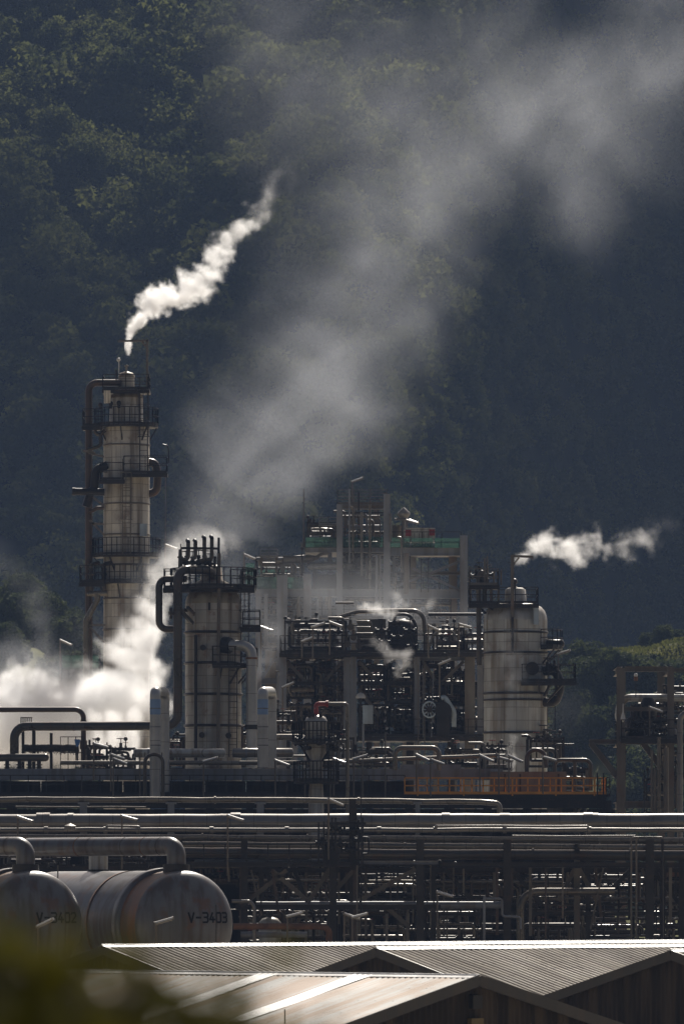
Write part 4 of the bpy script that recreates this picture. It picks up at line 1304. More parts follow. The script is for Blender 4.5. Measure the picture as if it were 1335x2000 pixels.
t = thing("grey_duct", P(500, 1513, YD + 4.5), "long flat-sided grey duct with a bright top edge behind the deck railing", "duct")
MB().box(P(275, 1513, YD + 4.5), (L(1430, YD), 1.6, L(22, YD))).build("run", M['concrete'], t)
MB().box(P(770, 1513, YD + 3.68), (L(8, YD), .1, L(24, YD))).build("joint", M['steel'], t)
MB().box(P(840, 1500, YD + 4.5), (L(120, YD), 1.2, .35)).build("cover", M['concrete'], t)
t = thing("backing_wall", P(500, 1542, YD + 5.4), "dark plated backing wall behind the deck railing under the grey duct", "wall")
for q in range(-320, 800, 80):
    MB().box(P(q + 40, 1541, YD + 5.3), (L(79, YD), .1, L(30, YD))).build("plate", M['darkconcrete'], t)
t = thing("machine_casing", P(1020, 1520, YD + 3), "low grey machine casing behind the orange railing", "casing")
MB().box(P(1030, 1528, YD + 3.5), (L(150, YD), 2, L(40, YD))).build("body", M['steelwarm'], t)
MB().box(P(1040, 1512, YD + 3.5), (L(60, YD), 1.6, L(8, YD))).build("lid", M['dark'], t)
for q in (985, 1015, 1060, 1090):
    MB().box(P(q, 1530, YD + 2.46), (.1, .08, L(36, YD))).build("stiffener", M['dark'], t)
t = thing("pale_cabinet", P(1072, 1592, YD + 2.2), "pale cabinet standing in the shade underneath the orange railing", "cabinet")
MB().box(P(1082, 1593, YD + 2.2), (L(28, YD), 1, L(36, YD))).build("body", M['palecl'], t)
MB().box(P(1082, 1593, YD + 1.68), (L(11, YD), .03, L(30, YD))).build("door", M['palecl'], t)
for k, q in enumerate((1115, 1135)):
    pipe("short arched pipe under the orange railing", [(q - 7, 1640, YD + 1.6), (q - 7, 1577, YD + 1.6), (q + 7, 1577, YD + 1.6), (q + 7, 1640, YD + 1.6)], 3.4, M['pipe'], .25, group="arched pipes under the orange railing")
# dark wall added to close the view in the deep shade below the deck
YW = 372.75
wl = thing("backdrop_wall", (PX(600, YW), YW, 0), "dark stained concrete backdrop wall added beneath the service deck", "wall")
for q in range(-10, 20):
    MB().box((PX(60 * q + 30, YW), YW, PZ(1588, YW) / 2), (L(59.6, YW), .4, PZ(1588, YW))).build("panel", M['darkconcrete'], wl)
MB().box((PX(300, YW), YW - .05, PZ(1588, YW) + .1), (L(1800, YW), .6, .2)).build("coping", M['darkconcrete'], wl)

# pipes on the deck level
pipe("long grey pipe along the deck with a bright top edge", [(118, 1490, YD + 2), (600, 1490, YD + 2), (967, 1476, YD + 2)], 4.2, M['pipe'], None, joints=[(390, 1490, YD + 2, (1, 0, 0)), (290, 1490, YD + 2, (1, 0, 0)), (520, 1490, YD + 2, (1, 0, 0))])
pipe("square grey pipe loop rising above the deck in front of the dark frame", [(771, 1505, YD + 1.6), (771, 1461, YD + 1.6), (857, 1461, YD + 1.6), (857, 1505, YD + 1.6)], 4.8, M['pipe'], .4)
pipe("brown double-legged pipe loop over the orange railing", [(1082, 1540, YD + 3), (1082, 1485, YD + 3), (1153, 1485, YD + 3), (1153, 1545, YD + 3)], 4.0, M['pipedark'], .35)
pipe("short brown drop pipe inside the double-legged loop", [(1122, 1489, YD + 3), (1122, 1545, YD + 3)], 3.6, M['pipedark'])
pipe("brown bent pipe in front of the dome vessel's foot", [(1028, 1530, YD + 4), (1028, 1466, YD + 4), (1062, 1464, YD + 4), (1066, 1500, YD + 4)], 4.2, M['brown'], .5)
for k, (px, y0) in enumerate(((273, 1470), (283, 1470), (316, 1470), (645, 1500), (752, 1430), (678, 1400), (595, 1500), (708, 1470))):
    pipe(("thin rod left of the inverted U pipe", "second thin rod by the inverted U pipe", "thin rod between the U pipe and the front vessel", "thin pale rod beside the small vessel", "pale rod left of the square pipe loop", "slim rod rising to the pale blue cabinet", "slim rod behind the small vessel", "slim rod below the pale column")[k], [(px, 1558, YD - .4), (px, y0, YD - .4)], 1.5, M['steelwarm'], n=6)
# inverted U pipes
YU = 364.0
for k, (px, dx, top, bot) in enumerate(((303, 18, 1352, 1560), (513, 17, 1352, 1500))):
    lab = ("tall silver inverted U pipe with a blue crown, left of the front vessel", "silver inverted U pipe with a blue crown, right of the front vessel")[k]
    t = thing("inverted_pipe", P(px, bot, YU), lab, "pipe")
    MB().tube([P(px, bot, YU), P(px, 1396, YU)], L(10.5, YU), 0, 18).build("front_leg", M['aluv'], t)
    MB().tube([P(px, 1396, YU), P(px, 1366, YU)], L(10.7, YU), 0, 18).build("blue_band", M['bluealu'], t)
    MB().tube([P(px, 1366, YU), P(px, top, YU), P(px + dx, top, YU + 3.4), P(px + dx, 1384, YU + 3.4)], L(10.5, YU), L(15, YU), 18, 8).build("crown_bend", M['aluv'], t)
    MB().tube([P(px + dx, 1384, YU + 3.4), P(px + dx, bot, YU + 3.4)], L(10.0, YU), 0, 18).build("rear_leg", M['aluv'], t)
    for yj in (1384, 1420, 1456):
        MB().cyl(P(px, yj, YU) + Vector((0, 0, .03)), P(px, yj, YU) - Vector((0, 0, .03)), L(11, YU), 18).build("joint_band", M['steel'], t)
for k, (x0, x1, y, r) in enumerate(((453, 572, 1471, 9.5), (262, 440, 1471, 9.0))):
    t = thing("header_drum", P(x0, y, YU + 1), ("short blunt silver drum at the foot of the inverted U pipe right of the vessel", "blunt grey drum at the foot of the inverted U pipe left of the vessel")[k], "drum")
    MB().lathe([(.01, 0), (L(r * .9, YU), .02), (L(r, YU), .10), (L(r, YU), L(x1 - x0, YU)), (.01, L(x1 - x0, YU) + .1)], P(x0, y, YU + 5), 20, (1, 0, 0)).build("shell", M['alu'] if k == 0 else M['palecl'], t)
    MB().cyl(P(x0 + 26, y, YU + 5), P(x0 + 30, y, YU + 5), L(r * 1.1, YU), 20).build("joint_band", M['steel'], t)
pipe("pale pipe stub leading left from the small vessel", [(520, 1440, YU + 4), (590, 1440, YU + 4), (598, 1448, YU + 4)], 6, M['pipe'], .3)
pipe("grey elbow pipe curling over the deck at the U pipe's foot", [(283, 1560, YU - 1), (283, 1474, YU - 1), (318, 1474, YU - 1), (318, 1560, YU - 1)], 3.6, M['pipedark'], .45)

# left edge of the plant, in front of the steam
YLf = 372.0
pipe("dark brown pipe crossing the white steam and turning down", [(-330, 1386, YLf + 4), (163, 1386, YLf + 4), (163, 1440, YLf + 4), (163, 1500, YLf + 4)], 5.2, M['brown'], .5, joints=[(163, 1412, YLf + 4, (0, 0, 1), 1.25, .25), (163, 1455, YLf + 4, (0, 0, 1), 1.4, .5)])
t = thing("header_manifold", P(20, 1500, YLf), "thick grey header pipe on dark flanged stubs at the plant's edge under the steam", "pipe header")
MB().tube([P(-330, 1480, YLf), P(88, 1480, YLf)], L(7.8, YLf), 0, 16).sphere(P(88, 1480, YLf), L(7.8, YLf), 14).build("header", M['pipedark'], t)
for q in (-20, 14, 38, 58, 76):
    b = MB().cyl(P(q, 1508, YLf), P(q, 1484, YLf), L(4, YLf), 10)
    for yy in (1493, 1499, 1506):
        b.cyl(P(q, yy, YLf), P(q, yy + 2, YLf), L(6.5, YLf), 12)
    b.build("stub", M['dark'], t)
t = thing("lagged_pipe", P(100, 1462, YLf + 2), "short dark lagged pipe with ragged insulation in front of the steam", "pipe")
mbq = MB()
pts = [P(46 + i * 6, 1462 + random.uniform(-1, 1), YLf + 2) for i in range(19)]
mbq.tube(pts, L(7.5, YLf), 0, 14)
fz = mbq
for i in range(220):
    px = random.uniform(48, 152); a = random.uniform(0, 6.28)
    c = P(px, 1462, YLf + 2); u = Vector((0, math.cos(a), math.sin(a))) * L(7, YLf)
    fz.bar(c + u * .9, c + u * random.uniform(1.2, 1.5) + Vector((random.uniform(-.15, .15), 0, -.06)), .03)
fz.build("ragged_lagging", M['dark'], t)
for k, q in enumerate((66, 100, 45)):
    pipe(("thin dark post under the ragged pipe", "dark post in the bright steam gap", "dark post by the header's bend")[k], [(q, 1508, YLf + 2), (q, 1424 + (k % 2) * 8, YLf + 2)], 3.0 if k else 3.6, M['dark'], n=8)
t = thing("vent_grille", P(51, 1415, YLf + 3), "tiny slatted vent box above the thick overhead pipe in the steam", "vent")
g = MB()
for i in range(6):
    g.bar(P(41 + i * 4, 1413, YLf + 3), P(41 + i * 4, 1401, YLf + 3), .06)
g.bar(P(40, 1402, YLf + 3), P(63, 1402, YLf + 3), .06).bar(P(40, 1413, YLf + 3), P(63, 1413, YLf + 3), .06)
g.build("slat_frame", M['dark'], t)
MB().bar(P(50, 1412, YLf + 3), P(50, 1428, YLf + 3), .1).build("post", M['dark'], t)
t = thing("blue_bin", P(151, 1470, YLf + 1), "small blue hopper on the railing beside the brown pipe", "hopper")
MB().lathe([(.05, 0), (.1, .1), (.17, .38), (.18, .42)], P(151, 1459, YLf + 1), 12).build("cup", M['blue'], t)
MB().cyl(P(151, 1490, YLf + 1), P(151, 1459, YLf + 1), .06, 8).build("post", M['dark'], t)
t = thing("walkway_rail", P(135, 1508, YLf + 1.6), "thin black handrail by the blue hopper in front of the steam", "handrail")
MB().rails([P(118, 1508, YLf + 1.6), P(163, 1508, YLf + 1.6)], 2.0, .5, .045, False).build("railing_frame", M['black'], t)
for k, a in enumerate(((170, 215, 1455, 1505), (215, 262, 1460, 1505), (330, 358, 1440, 1505), (440, 500, 1425, 1500), (530, 575, 1390, 1440))):
    manifold(*a, YLf + 3, 2, 800 + k, "small dark pipes and valves around the front vessel's foot", "pipework around the front vessel's foot", 3, 5, 4, ('dark', 'dark', 'pipedark', 'brown'), .13)
for k, a in enumerate(((690, 770, 1465, 1500), (870, 940, 1462, 1500), (640, 690, 1440, 1500), (940, 1000, 1455, 1505), (1030, 1100, 1440, 1500), (600, 640, 1465, 1500), (1100, 1150, 1500, 1545))):
    manifold(*a, YD + 6.5, 2, 850 + k, "low dark pipework behind the grey duct", "pipework behind the grey duct", 3, 6, 4, ('dark', 'pipedark', 'steelwarm', 'pipe'), .14)
# green screen panel far left
t = thing("screen_fence", P(140, 1320, 436), "small translucent green screen fence seen above the steam beside the tall column", "fence")
for q in range(4):
    MB().box(P(130 + q * 18, 1293, 436), (L(17, 436), .03, L(28, 436))).build("screen", M['screen'], t)
mbq = MB(); mbq.rails([P(120, 1307, 436.1), P(196, 1307, 436.1)], 1.0, .6, .05)
mbq.build("railing_frame", M['dark'], t)
MB().bar(P(158, 1307, 436.2), P(158, 1700, 436.2), .2).build("post", M['dark'], t)

# ---------------------------------------------------------------- the front pipe rack
YK = 332.0
Xd = (1, 0, 0)
rk = thing("pipe_rack", (PX(650, YK), YK, 0), "dark steel pipe rack with tall posts and lattice braces carrying the long pipes", "pipe rack")


def zk(py): return PZ(py, YK)


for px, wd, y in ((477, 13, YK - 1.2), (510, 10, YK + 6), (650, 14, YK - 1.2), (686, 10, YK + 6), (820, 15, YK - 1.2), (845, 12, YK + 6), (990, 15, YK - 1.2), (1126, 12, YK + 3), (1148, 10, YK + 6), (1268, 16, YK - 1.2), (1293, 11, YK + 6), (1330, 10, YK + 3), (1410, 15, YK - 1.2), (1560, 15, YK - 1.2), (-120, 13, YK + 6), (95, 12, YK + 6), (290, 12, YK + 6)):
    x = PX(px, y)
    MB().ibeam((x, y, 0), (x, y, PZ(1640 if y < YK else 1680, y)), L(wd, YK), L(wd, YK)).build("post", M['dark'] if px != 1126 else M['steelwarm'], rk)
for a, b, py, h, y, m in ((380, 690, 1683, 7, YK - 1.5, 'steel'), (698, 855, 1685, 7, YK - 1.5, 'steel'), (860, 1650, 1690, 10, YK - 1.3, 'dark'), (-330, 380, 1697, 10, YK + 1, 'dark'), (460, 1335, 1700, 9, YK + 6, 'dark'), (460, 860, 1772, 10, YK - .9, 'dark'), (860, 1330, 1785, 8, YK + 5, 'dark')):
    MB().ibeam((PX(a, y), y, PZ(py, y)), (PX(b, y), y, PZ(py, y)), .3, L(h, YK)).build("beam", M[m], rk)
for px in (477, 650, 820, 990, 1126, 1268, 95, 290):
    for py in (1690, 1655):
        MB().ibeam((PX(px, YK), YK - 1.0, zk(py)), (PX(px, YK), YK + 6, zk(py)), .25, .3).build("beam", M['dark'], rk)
for a, b, y in (((484, 1760), (560, 1700), YK - .6), ((530, 1700), (600, 1760), YK - .6), ((600, 1765), (645, 1695), YK - .6), ((655, 1740), (690, 1700), YK + 3), ((700, 1760), (812, 1698), YK - .6), ((745, 1765), (800, 1812), YK - .6), ((870, 1700), (930, 1770), YK + 4), ((1000, 1700), (1060, 1770), YK + 4), ((1090, 1760), (1122, 1697), YK + 3), ((1130, 1697), (1165, 1760), YK + 3), ((1160, 1770), (1230, 1700), YK + 4), ((1275, 1700), (1330, 1770), YK + 4), ((520, 1702), (545, 1765), YK + 5), ((575, 1702), (600, 1765), YK + 5)):
    MB().ibeam(P(*a, y), P(*b, y), .22, .22).build("brace", M['dark'] if y > YK + 3.5 else M['steelwarm'], rk)
# tee posts that carry the top pipe
for px, wd in ((163, 14), (334, 13), (508, 14), (815, 9)):
    t = MB().ibeam(P(px, 1640, YK + 4.4), P(px, 1571, YK + 4.4), L(wd, YK), L(wd, YK))
    t.box(P(px, 1569, YK + 4.4), (L(wd + 8, YK), .5, .1))
    t.build("tee_post", M['steel'], rk)

# the long pipes, back to front
pipe("topmost long pipe of the rack, carried on tee posts and turned down at its end", [(-330, 1561, YK + 4.4), (500, 1563, YK + 4.4), (940, 1567, YK + 4.4), (975, 1570, YK + 4.4), (975, 1615, YK + 4.4)], 5.5, M['pipe'], .25, joints=[(420, 1562.7, YK + 4.4, Xd), (700, 1564.8, YK + 4.4, Xd)])
pipe("thin pipe running just beneath the topmost pipe", [(30, 1576, YK + 5), (285, 1577, YK + 5)], 1.6, M['pipe'], joints=[(160, 1576.5, YK + 5, Xd)])
big = pipe("thickest pipe of the rack with raised clamped collars", [(-330, 1607.3, YK + 3), (1700, 1605, YK + 3)], 16.5, M['alu'], 0, n=24, jw=.35, fl=1.09, joints=[(q, 1606.5, YK + 3, (1, 0, .0), f_, w_) for q, f_, w_ in ((80, 1.14, .45), (92, 1.16, .3), (138, 1.10, .3), (433, 1.03, .12), (460, 1.16, .5), (720, 1.03, .15), (870, 1.14, .4), (985, 1.10, .5), (1148, 1.18, .45), (1160, 1.12, .4), (1263, 1.03, .12))])
pipe("slim pipe with clamps running in front of the thickest pipe", [(-330, 1621, YK + 1), (1700, 1622, YK + 1)], 4.6, M['alu'], 0, joints=[(q, 1621.5, YK + 1, Xd, 1.5, .2) for q in (90, 206, 270, 413, 560, 740, 850, 985, 1150)])
pipe("brighter pipe just under the slim clamped pipe", [(-330, 1633.5, YK + 2), (505, 1637, YK + 2), (1700, 1645, YK + 2)], 6.4, M['pipe'], 0, joints=[(q, 1637 + (q - 505) * .009, YK + 2, Xd) for q in (395, 600, 750)])
pipe("second lowest long pipe of the rack", [(356, 1650, YK + 1.4), (1700, 1659, YK + 1.4)], 6.5, M['pipe'], 0, joints=[(q, 1650 + (q - 356) * .0085, YK + 1.4, Xd) for q in (790, 1030, 1170)])
pipe("lowest long pipe of the rack, thick and dull grey", [(356, 1665, YK), (880, 1670, YK), (1700, 1672, YK)], 10.5, M['pipedark'], 0, n=18, joints=[(q, 1667.5, YK, Xd, 1.05, .08) for q in (520, 700, 1040, 1230)])
pipe("short bypass pipe with a turned-down end beside the slim pipe", [(850, 1620, YK - .4), (850, 1614, YK - .4), (1148, 1614, YK - .4), (1148, 1622, YK - .4)], 2.4, M['alu'], .12)
pipe("small bent bypass tube under the slim pipe", [(1000, 1633, YK - .4), (1100, 1634, YK - .4), (1240, 1633, YK - .4)], 1.8, M['alu'])
pipe("short clamp box pipe at the slim pipe's start", [(208, 1621, YK + .3), (208, 1614, YK + .3), (272, 1615, YK + .3), (272, 1621, YK + .3)], 2.6, M['alu'], .1)
t = thing("junction_box", P(137, 1616, YK + .4), "bright diamond-topped junction box on the slim pipe", "box")
MB().box(P(137, 1617, YK + .4), (L(22, YK), .6, L(7, YK))).build("body", M['alu'], t)
MB().lathe([(L(12, YK), 0), (.02, L(5, YK))], P(137, 1613.4, YK + .4), 4).build("lid", M['alu'], t)

# railing and walkway along the lowest pipe
t = thing("walkway", P(500, 1690, YK - 1.8), "narrow rack walkway with thin black rail posts crossing the lower pipes", "walkway")
MB().box(P(520, 1692, YK - 1.9), (L(330, YK), .9, .1)).build("deck", M['dark'], t)
mbq = MB(); mbq.rails([P(356, 1690, YK - 2.3), P(690, 1690, YK - 2.3)], 1.05, 1.1, .06)
mbq.build("railing_frame", M['black'], t)
# valve station
t = thing("valve_station", P(665, 1690, YK - 2.4), "black cluster of valve spindles and brackets standing in front of the long pipes", "valve station")
f = MB()
for px in (622, 632, 640, 648, 655, 700, 708):
    f.bar(P(px, 1690, YK - 2.4), P(px, 1597 + (px * 7) % 12, YK - 2.4), .09)
f.build("spindle_frame", M['black'], t)
f = MB()
for a, b in (((640, 1609), (714, 1609)), ((618, 1642), (704, 1644)), ((630, 1660), (700, 1660)), ((640, 1690), (712, 1690))):
    f.bar(P(*a, YK - 2.2), P(*b, YK - 2.2), .12)
f.build("bracket_frame", M['black'], t)
MB().bar(P(688, 1700, YK - 1.8), P(688, 1560, YK - 1.8), .35, .3).build("mast", M['dark'], t)
MB().box(P(648, 1672, YK - 2.0), (L(30, YK), .6, L(30, YK))).build("box", M['dark'], t)
MB().box(P(690, 1592, YK - 2.1), (L(13, YK), .5, L(26, YK))).build("box", M['dark'], t)
MB().tube([P(706, 1636, YK - 2.6), P(720, 1636, YK - 2.6), P(720, 1668, YK - 2.6), P(708, 1668, YK - 2.6)], .05, .12, 8).build("handle_bar", M['black'], t)
for q, (px, py) in enumerate(((628, 1648), (640, 1655), (656, 1618), (672, 1625), (698, 1622), (702, 1640), (664, 1650), (678, 1660))):
    valve(t, P(px, py, YK - 2.3), .24, (1, 0, 0), 'black', 'black')
pipe("tall thin pole rising past the valve station", [(705, 1850, YK - 3), (705, 1520, YK - 3)], 1.0, M['black'], n=6)
pipe("slim pale pole by the valve station", [(697, 1850, YK - 3), (697, 1690, YK - 3)], 1.6, M['steelwarm'], n=6)
for k, q in enumerate((1232, 1242)):
    pipe("paired slim pale riser crossing the rack's far end", [(q, 1850, YK - 2), (q, 1636, YK - 2), (q + 60 - k * 20, 1636, YK - 2)], 2.0, M['steelwarm'], .15, n=8, group="paired slim risers")
pipe("dark upright pipe in front of the rack by the paired risers", [(1293, 1850, YK - 2), (1293, 1640, YK - 2)], 2.4, M['dark'], n=8)

# dark covers added across the rack to shade its lower level
for k, (x0, x1) in enumerate(((-60, 130), (140, 340), (350, 560), (568, 760), (768, 980), (992, 1180), (1190, 1400), (1412, 1620))):
    t = thing("shade_cover", P(x0, 1690, YK + 7), "wide dark cover added across the rack to shade the lower pipes", "shade cover", "shade covers on the rack")
    for q in range(4):
        ya = YK + 7.2 + q * 7.6
        MB().box(((PX(x0, YK) + PX(x1, YK)) / 2, ya + 1.9, PZ(1690 - (k % 3), YK) + .02 * q), (L(x1 - x0, YK), 3.2 + (k * 3 + q) % 3 * .9, .12)).build("cover", M['dark'], t)
    for q in (x0 + 6, x1 - 6):
        MB().bar((PX(q, YK), YK + 7, PZ(1694, YK)), (PX(q, YK), YK + 37, PZ(1694, YK)), .12).build("hanger_rail", M['dark'], t)
rd = random.Random(3)
for k in range(44):
    px = 465 + 885 * (k + rd.random()) / 44; y = YK + rd.uniform(-1, 10)
    a_, b_ = rd.uniform(1685, 1700), rd.uniform(1735, 1850)
    MB().bar(P(px, a_, y), P(px + rd.choice((0, 0, 0, rd.uniform(-30, 30))), b_, y), rd.uniform(.06, .16)).build("hanger", M[rd.choice(('dark', 'steelwarm', 'steelwarm', 'brown'))], rk)
# inside the rack: the dim lower levels
low = [
    ("dull pipe with a rusty red crust ending in a bend beside the tank", [(456, 1810, YK - 4), (620, 1810, YK - 4), (642, 1813, YK - 4), (642, 1840, YK - 4)], 6.5, 'rust', .4),
    ("blue-grey pipe below the rusty crusted pipe", [(470, 1826, YK - 2), (600, 1826, YK - 2)], 6, 'steel', 0),
    ("long dim blue-grey pipe under the lattice braces", [(500, 1768, YK + 1), (845, 1768, YK + 1)], 7, 'steel', 0),
    ("dim blue-grey pipe right of the middle rack post", [(848, 1768, YK + 1), (985, 1768, YK + 1)], 7, 'steel', 0),
    ("pale pipe bend just right of the tank's dished end", [(452, 1761, YK - 3), (490, 1761, YK - 3), (497, 1775, YK - 3), (497, 1850, YK - 3)], 3.6, 'alu', .3),
    ("thick dull pipe with a bend and a bright end cap among the lower pipes", [(1015, 1850, YK + 2), (1015, 1742, YK + 2), (1200, 1742, YK + 2)], 7.5, 'pipe', .9),
    ("zigzag tube stepping down left of the thick bent pipe", [(946, 1756, YK - 2), (980, 1756, YK - 2), (980, 1790, YK - 2), (1016, 1792, YK - 2), (1016, 1815, YK - 2)], 2.4, 'steel', .15),
    ("upright pale post in front of the rack's dim lower level", [(945, 1850, YK - 3), (945, 1750, YK - 3)], 2.6, 'steel', 0),
]
for lab, pts, r, m, bd in low:
    pipe(lab, pts, r, M[m], bd or None, n=14)
rd = random.Random(5)
for k, (x0, x1, y, r, m) in enumerate((
        (470, 660, 1720, 3, 'pipe'), (480, 700, 1745, 2, 'alu'), (690, 990, 1705, 2.4, 'alu'), (720, 1000, 1722, 3.2, 'pipe'), (700, 860, 1746, 2.4, 'pipe'), (860, 1100, 1722, 3.4, 'alu'), (1040, 1340, 1717, 4, 'alu'),
        (1060, 1340, 1731, 4, 'alu'), (1050, 1340, 1768, 2.4, 'pipe'), (1050, 1230, 1780, 2.2, 'alu'), (870, 1010, 1735, 3, 'pipe'), (1180, 1340, 1745, 3, 'pipedark'), (1100, 1340, 1755, 2.6, 'alu'), (1160, 1340, 1795, 3, 'alu'),
        (840, 980, 1806, 2.6, 'alu'), (760, 960, 1817, 3, 'alu'), (1060, 1120, 1839, 2.4, 'alu'), (1190, 1300, 1828, 2.4, 'alu'), (850, 900, 1840, 2, 'alu'), (460, 600, 1700, 2.2, 'alu'), (500, 660, 1790, 3, 'pipedark'), (660, 830, 1785, 4, 'pipedark'), (1020, 1340, 1808, 5, 'pipedark'), (860, 1340, 1822, 5, 'pipedark'))):
    y_ = YK + 7 + (k * 5) % 12
    pts = [(x0, y, y_), (x1, y, y_)]
    if k % 3 == 1: pts.append((x1, y + rd.uniform(20, 60), y_))
    if k % 4 == 2: pts.insert(0, (x0, y + rd.uniform(20, 50), y_))
    pipe("dim pipe glinting in the shade under the pipe rack", pts, r, M[m], None, group="dim pipes under the rack", n=8)
for k, a in enumerate((
        (470, 560, 1700, 1760), (560, 650, 1700, 1765), (700, 815, 1700, 1760), (830, 985, 1700, 1760), (1000, 1120, 1700, 1770), (1140, 1265, 1700, 1770), (1275, 1345, 1700, 1770),
        (470, 560, 1770, 1850), (560, 650, 1770, 1850), (665, 815, 1770, 1850), (830, 940, 1775, 1850), (1030, 1130, 1775, 1850), (1130, 1265, 1775, 1850), (1275, 1345, 1775, 1850), (160, 300, 1665, 1700), (360, 470, 1690, 1730), (0, 130, 1665, 1700))):
    for layer in (0, 1):
        manifold(*a, YK + 8 + 7 * layer + (k % 3), 2.5, 900 + 2 * k + layer, "shadowy pipes and valves under the front pipe rack", "pipework under the front pipe rack", 3, 6, 3, ('dark', 'pipedark', 'steelwarm', 'pipe', 'brown', 'alu'), .13)
t = thing("machine_block", P(1300, 1725, YK + 14), "rust red machine casing in the shade at the rack's far end", "machine")
MB().box(P(1318, 1712, YK + 14), (L(50, YK), 2, L(32, YK))).build("body", M['rust'], t)
MB().box(P(1318, 1730, YK + 14), (L(56, YK), 2.2, L(6, YK))).build("base", M['dark'], t)
t = thing("low_tank", P(520, 1850, YK + 2), "pale squat tank behind the rusty crusted pipe", "tank")
MB().lathe([(L(22, YK), 0), (L(22, YK), L(48, YK)), (L(15, YK), L(56, YK)), (.02, L(60, YK))], P(527, 1850, YK + 2), 20).build("shell", M['headlight'], t)
MB().cyl(P(527, 1792, YK + 2), P(527, 1782, YK + 2), .15, 10).build("nozzle", M['dark'], t)
t = thing("ground_slab", P(900, 1815, YK + 30), "sunlit pale slab on the ground seen through the rack", "slab")
MB().box((PX(880, YK + 30), YK + 36, .3), (9, 12, .6)).build("top", M['headlight'], t)

# ---------------------------------------------------------------- the two big tanks
def stroke_text(root, txt, org, ux, uz, h, surf, wd):
    G = {'V': [[(0, 1), (.3, 0), (.6, 1)]], '-': [[(.05, .5), (.55, .5)]], '3': [[(0, 1), (.5, 1), (.6, .85), (.6, .65), (.45, .53), (.15, .53)], [(.45, .53), (.6, .4), (.6, .15), (.5, 0), (0, 0)]],
         '4': [[(.4, 0), (.4, .55)], [(.35, 1), (0, .3), (.62, .3)]], '0': [[(.1, 0), (0, .12), (0, .88), (.1, 1), (.5, 1), (.6, .88), (.6, .12), (.5, 0), (.1, 0)]],
         '2': [[(0, .85), (.1, 1), (.5, 1), (.6, .85), (.6, .65), (0, 0), (.62, 0)]]}
    mb = MB(); x = 0
    for ch in txt:
        for pl in G[ch]:
            for a, b in zip(pl, pl[1:]):
                n = 4
                pa, pb = Vector((x + a[0], a[1])) * h, Vector((x + b[0], b[1])) * h
                d = (pb - pa).normalized(); nn = Vector((-d.y, d.x)) * wd / 2
                pa, pb = pa - d * wd * .35, pb + d * wd * .35
                vs = []
                for i in range(n + 1):
                    c = pa.lerp(pb, i / n)
                    for q in (c - nn, c + nn):
                        vs.append(surf(org + ux * q.x + uz * q.y))
                mb.add(vs, [(2 * i, 2 * i + 2, 2 * i + 3, 2 * i + 1) for i in range(n)])
        x += .86
    return mb.build("lettering", M['letter'], root)


YT = 302.0
AL = R(27)
ax_back = Vector((-math.sin(AL), math.cos(AL), 0))     # along the tank, away from the camera
ax_front = -ax_back
side = Vector((math.cos(AL), math.sin(AL), 0))


def big_tank(px, txt, lab, seed):
    rt = L(105, YT)
    c = P(px, 1806, YT)
    t = thing("storage_drum", (c.x, c.y, 0), lab, "tank")
    dome = rt * .42
    prof = [(rt * math.cos(a), dome * math.sin(a)) for a in [i * math.pi / 2 / 10 for i in range(10)]] + [(.01, dome)]
    MB().lathe(prof, c, 48, ax_front).build("dished_end", M['tank'], t)
    MB().lathe([(rt, -1.7), (rt, 0)], c, 48, ax_front).build("rusty_course", M['tankrust'], t)
    MB().lathe([(rt, -14.0), (rt, -1.7)], c, 48, ax_front).build("shell", M['tank'], t)
    MB().lathe([(rt * .99, -2.25), (rt * 1.055, -2.25), (rt * 1.055, -1.6), (rt * .99, -1.6)], c, 48, ax_front).build("stiffener_ring", M['tank'], t)
    MB().lathe([(rt * 1.0, -5.4), (rt * 1.012, -5.4), (rt * 1.012, -5.2), (rt * 1.0, -5.2)], c, 48, ax_front).build("weld_band", M['tankrust'], t)
    for s in (-3, -11):
        b = c + ax_back * (-s)
        f = MB()
        f.box((b.x, b.y, (c.z - rt * .6) / 2), (rt * 1.7, .6, c.z - rt * .6), AL)
        f.build("saddle", M['concrete'], t)

    def surf(p):
        q = p - c
        u = q.dot(side); v = q.z
        k = max(0, 1 - (u * u + v * v) / rt / rt)
        return c + side * u + Vector((0, 0, v)) + ax_front * (dome * math.sqrt(k) + .012)
    stroke_text(t, txt, c + side * (rt * -.09) + Vector((0, 0, rt * .04)), side, Vector((0, 0, 1)), .43, surf, .085)
    # ladder rungs on the top
    f = MB()
    for i in range(7):
        b = c + ax_back * (3.0 + i * .45)
        f.bar(b + Vector((0, 0, rt + .06)) - side * .9, b + Vector((0, 0, rt + .02)) - side * .2, .05)
    f.build("step_frame", M['dark'], t)
    top = c + ax_back * .75 + Vector((0, 0, rt))
    MB().cyl(top - Vector((0, 0, .3)), top + Vector((0, 0, .28)), .62, 24).build("nozzle_collar", M['dark'], t)
    # tap of a lamp conduit
    return t, c, rt, top


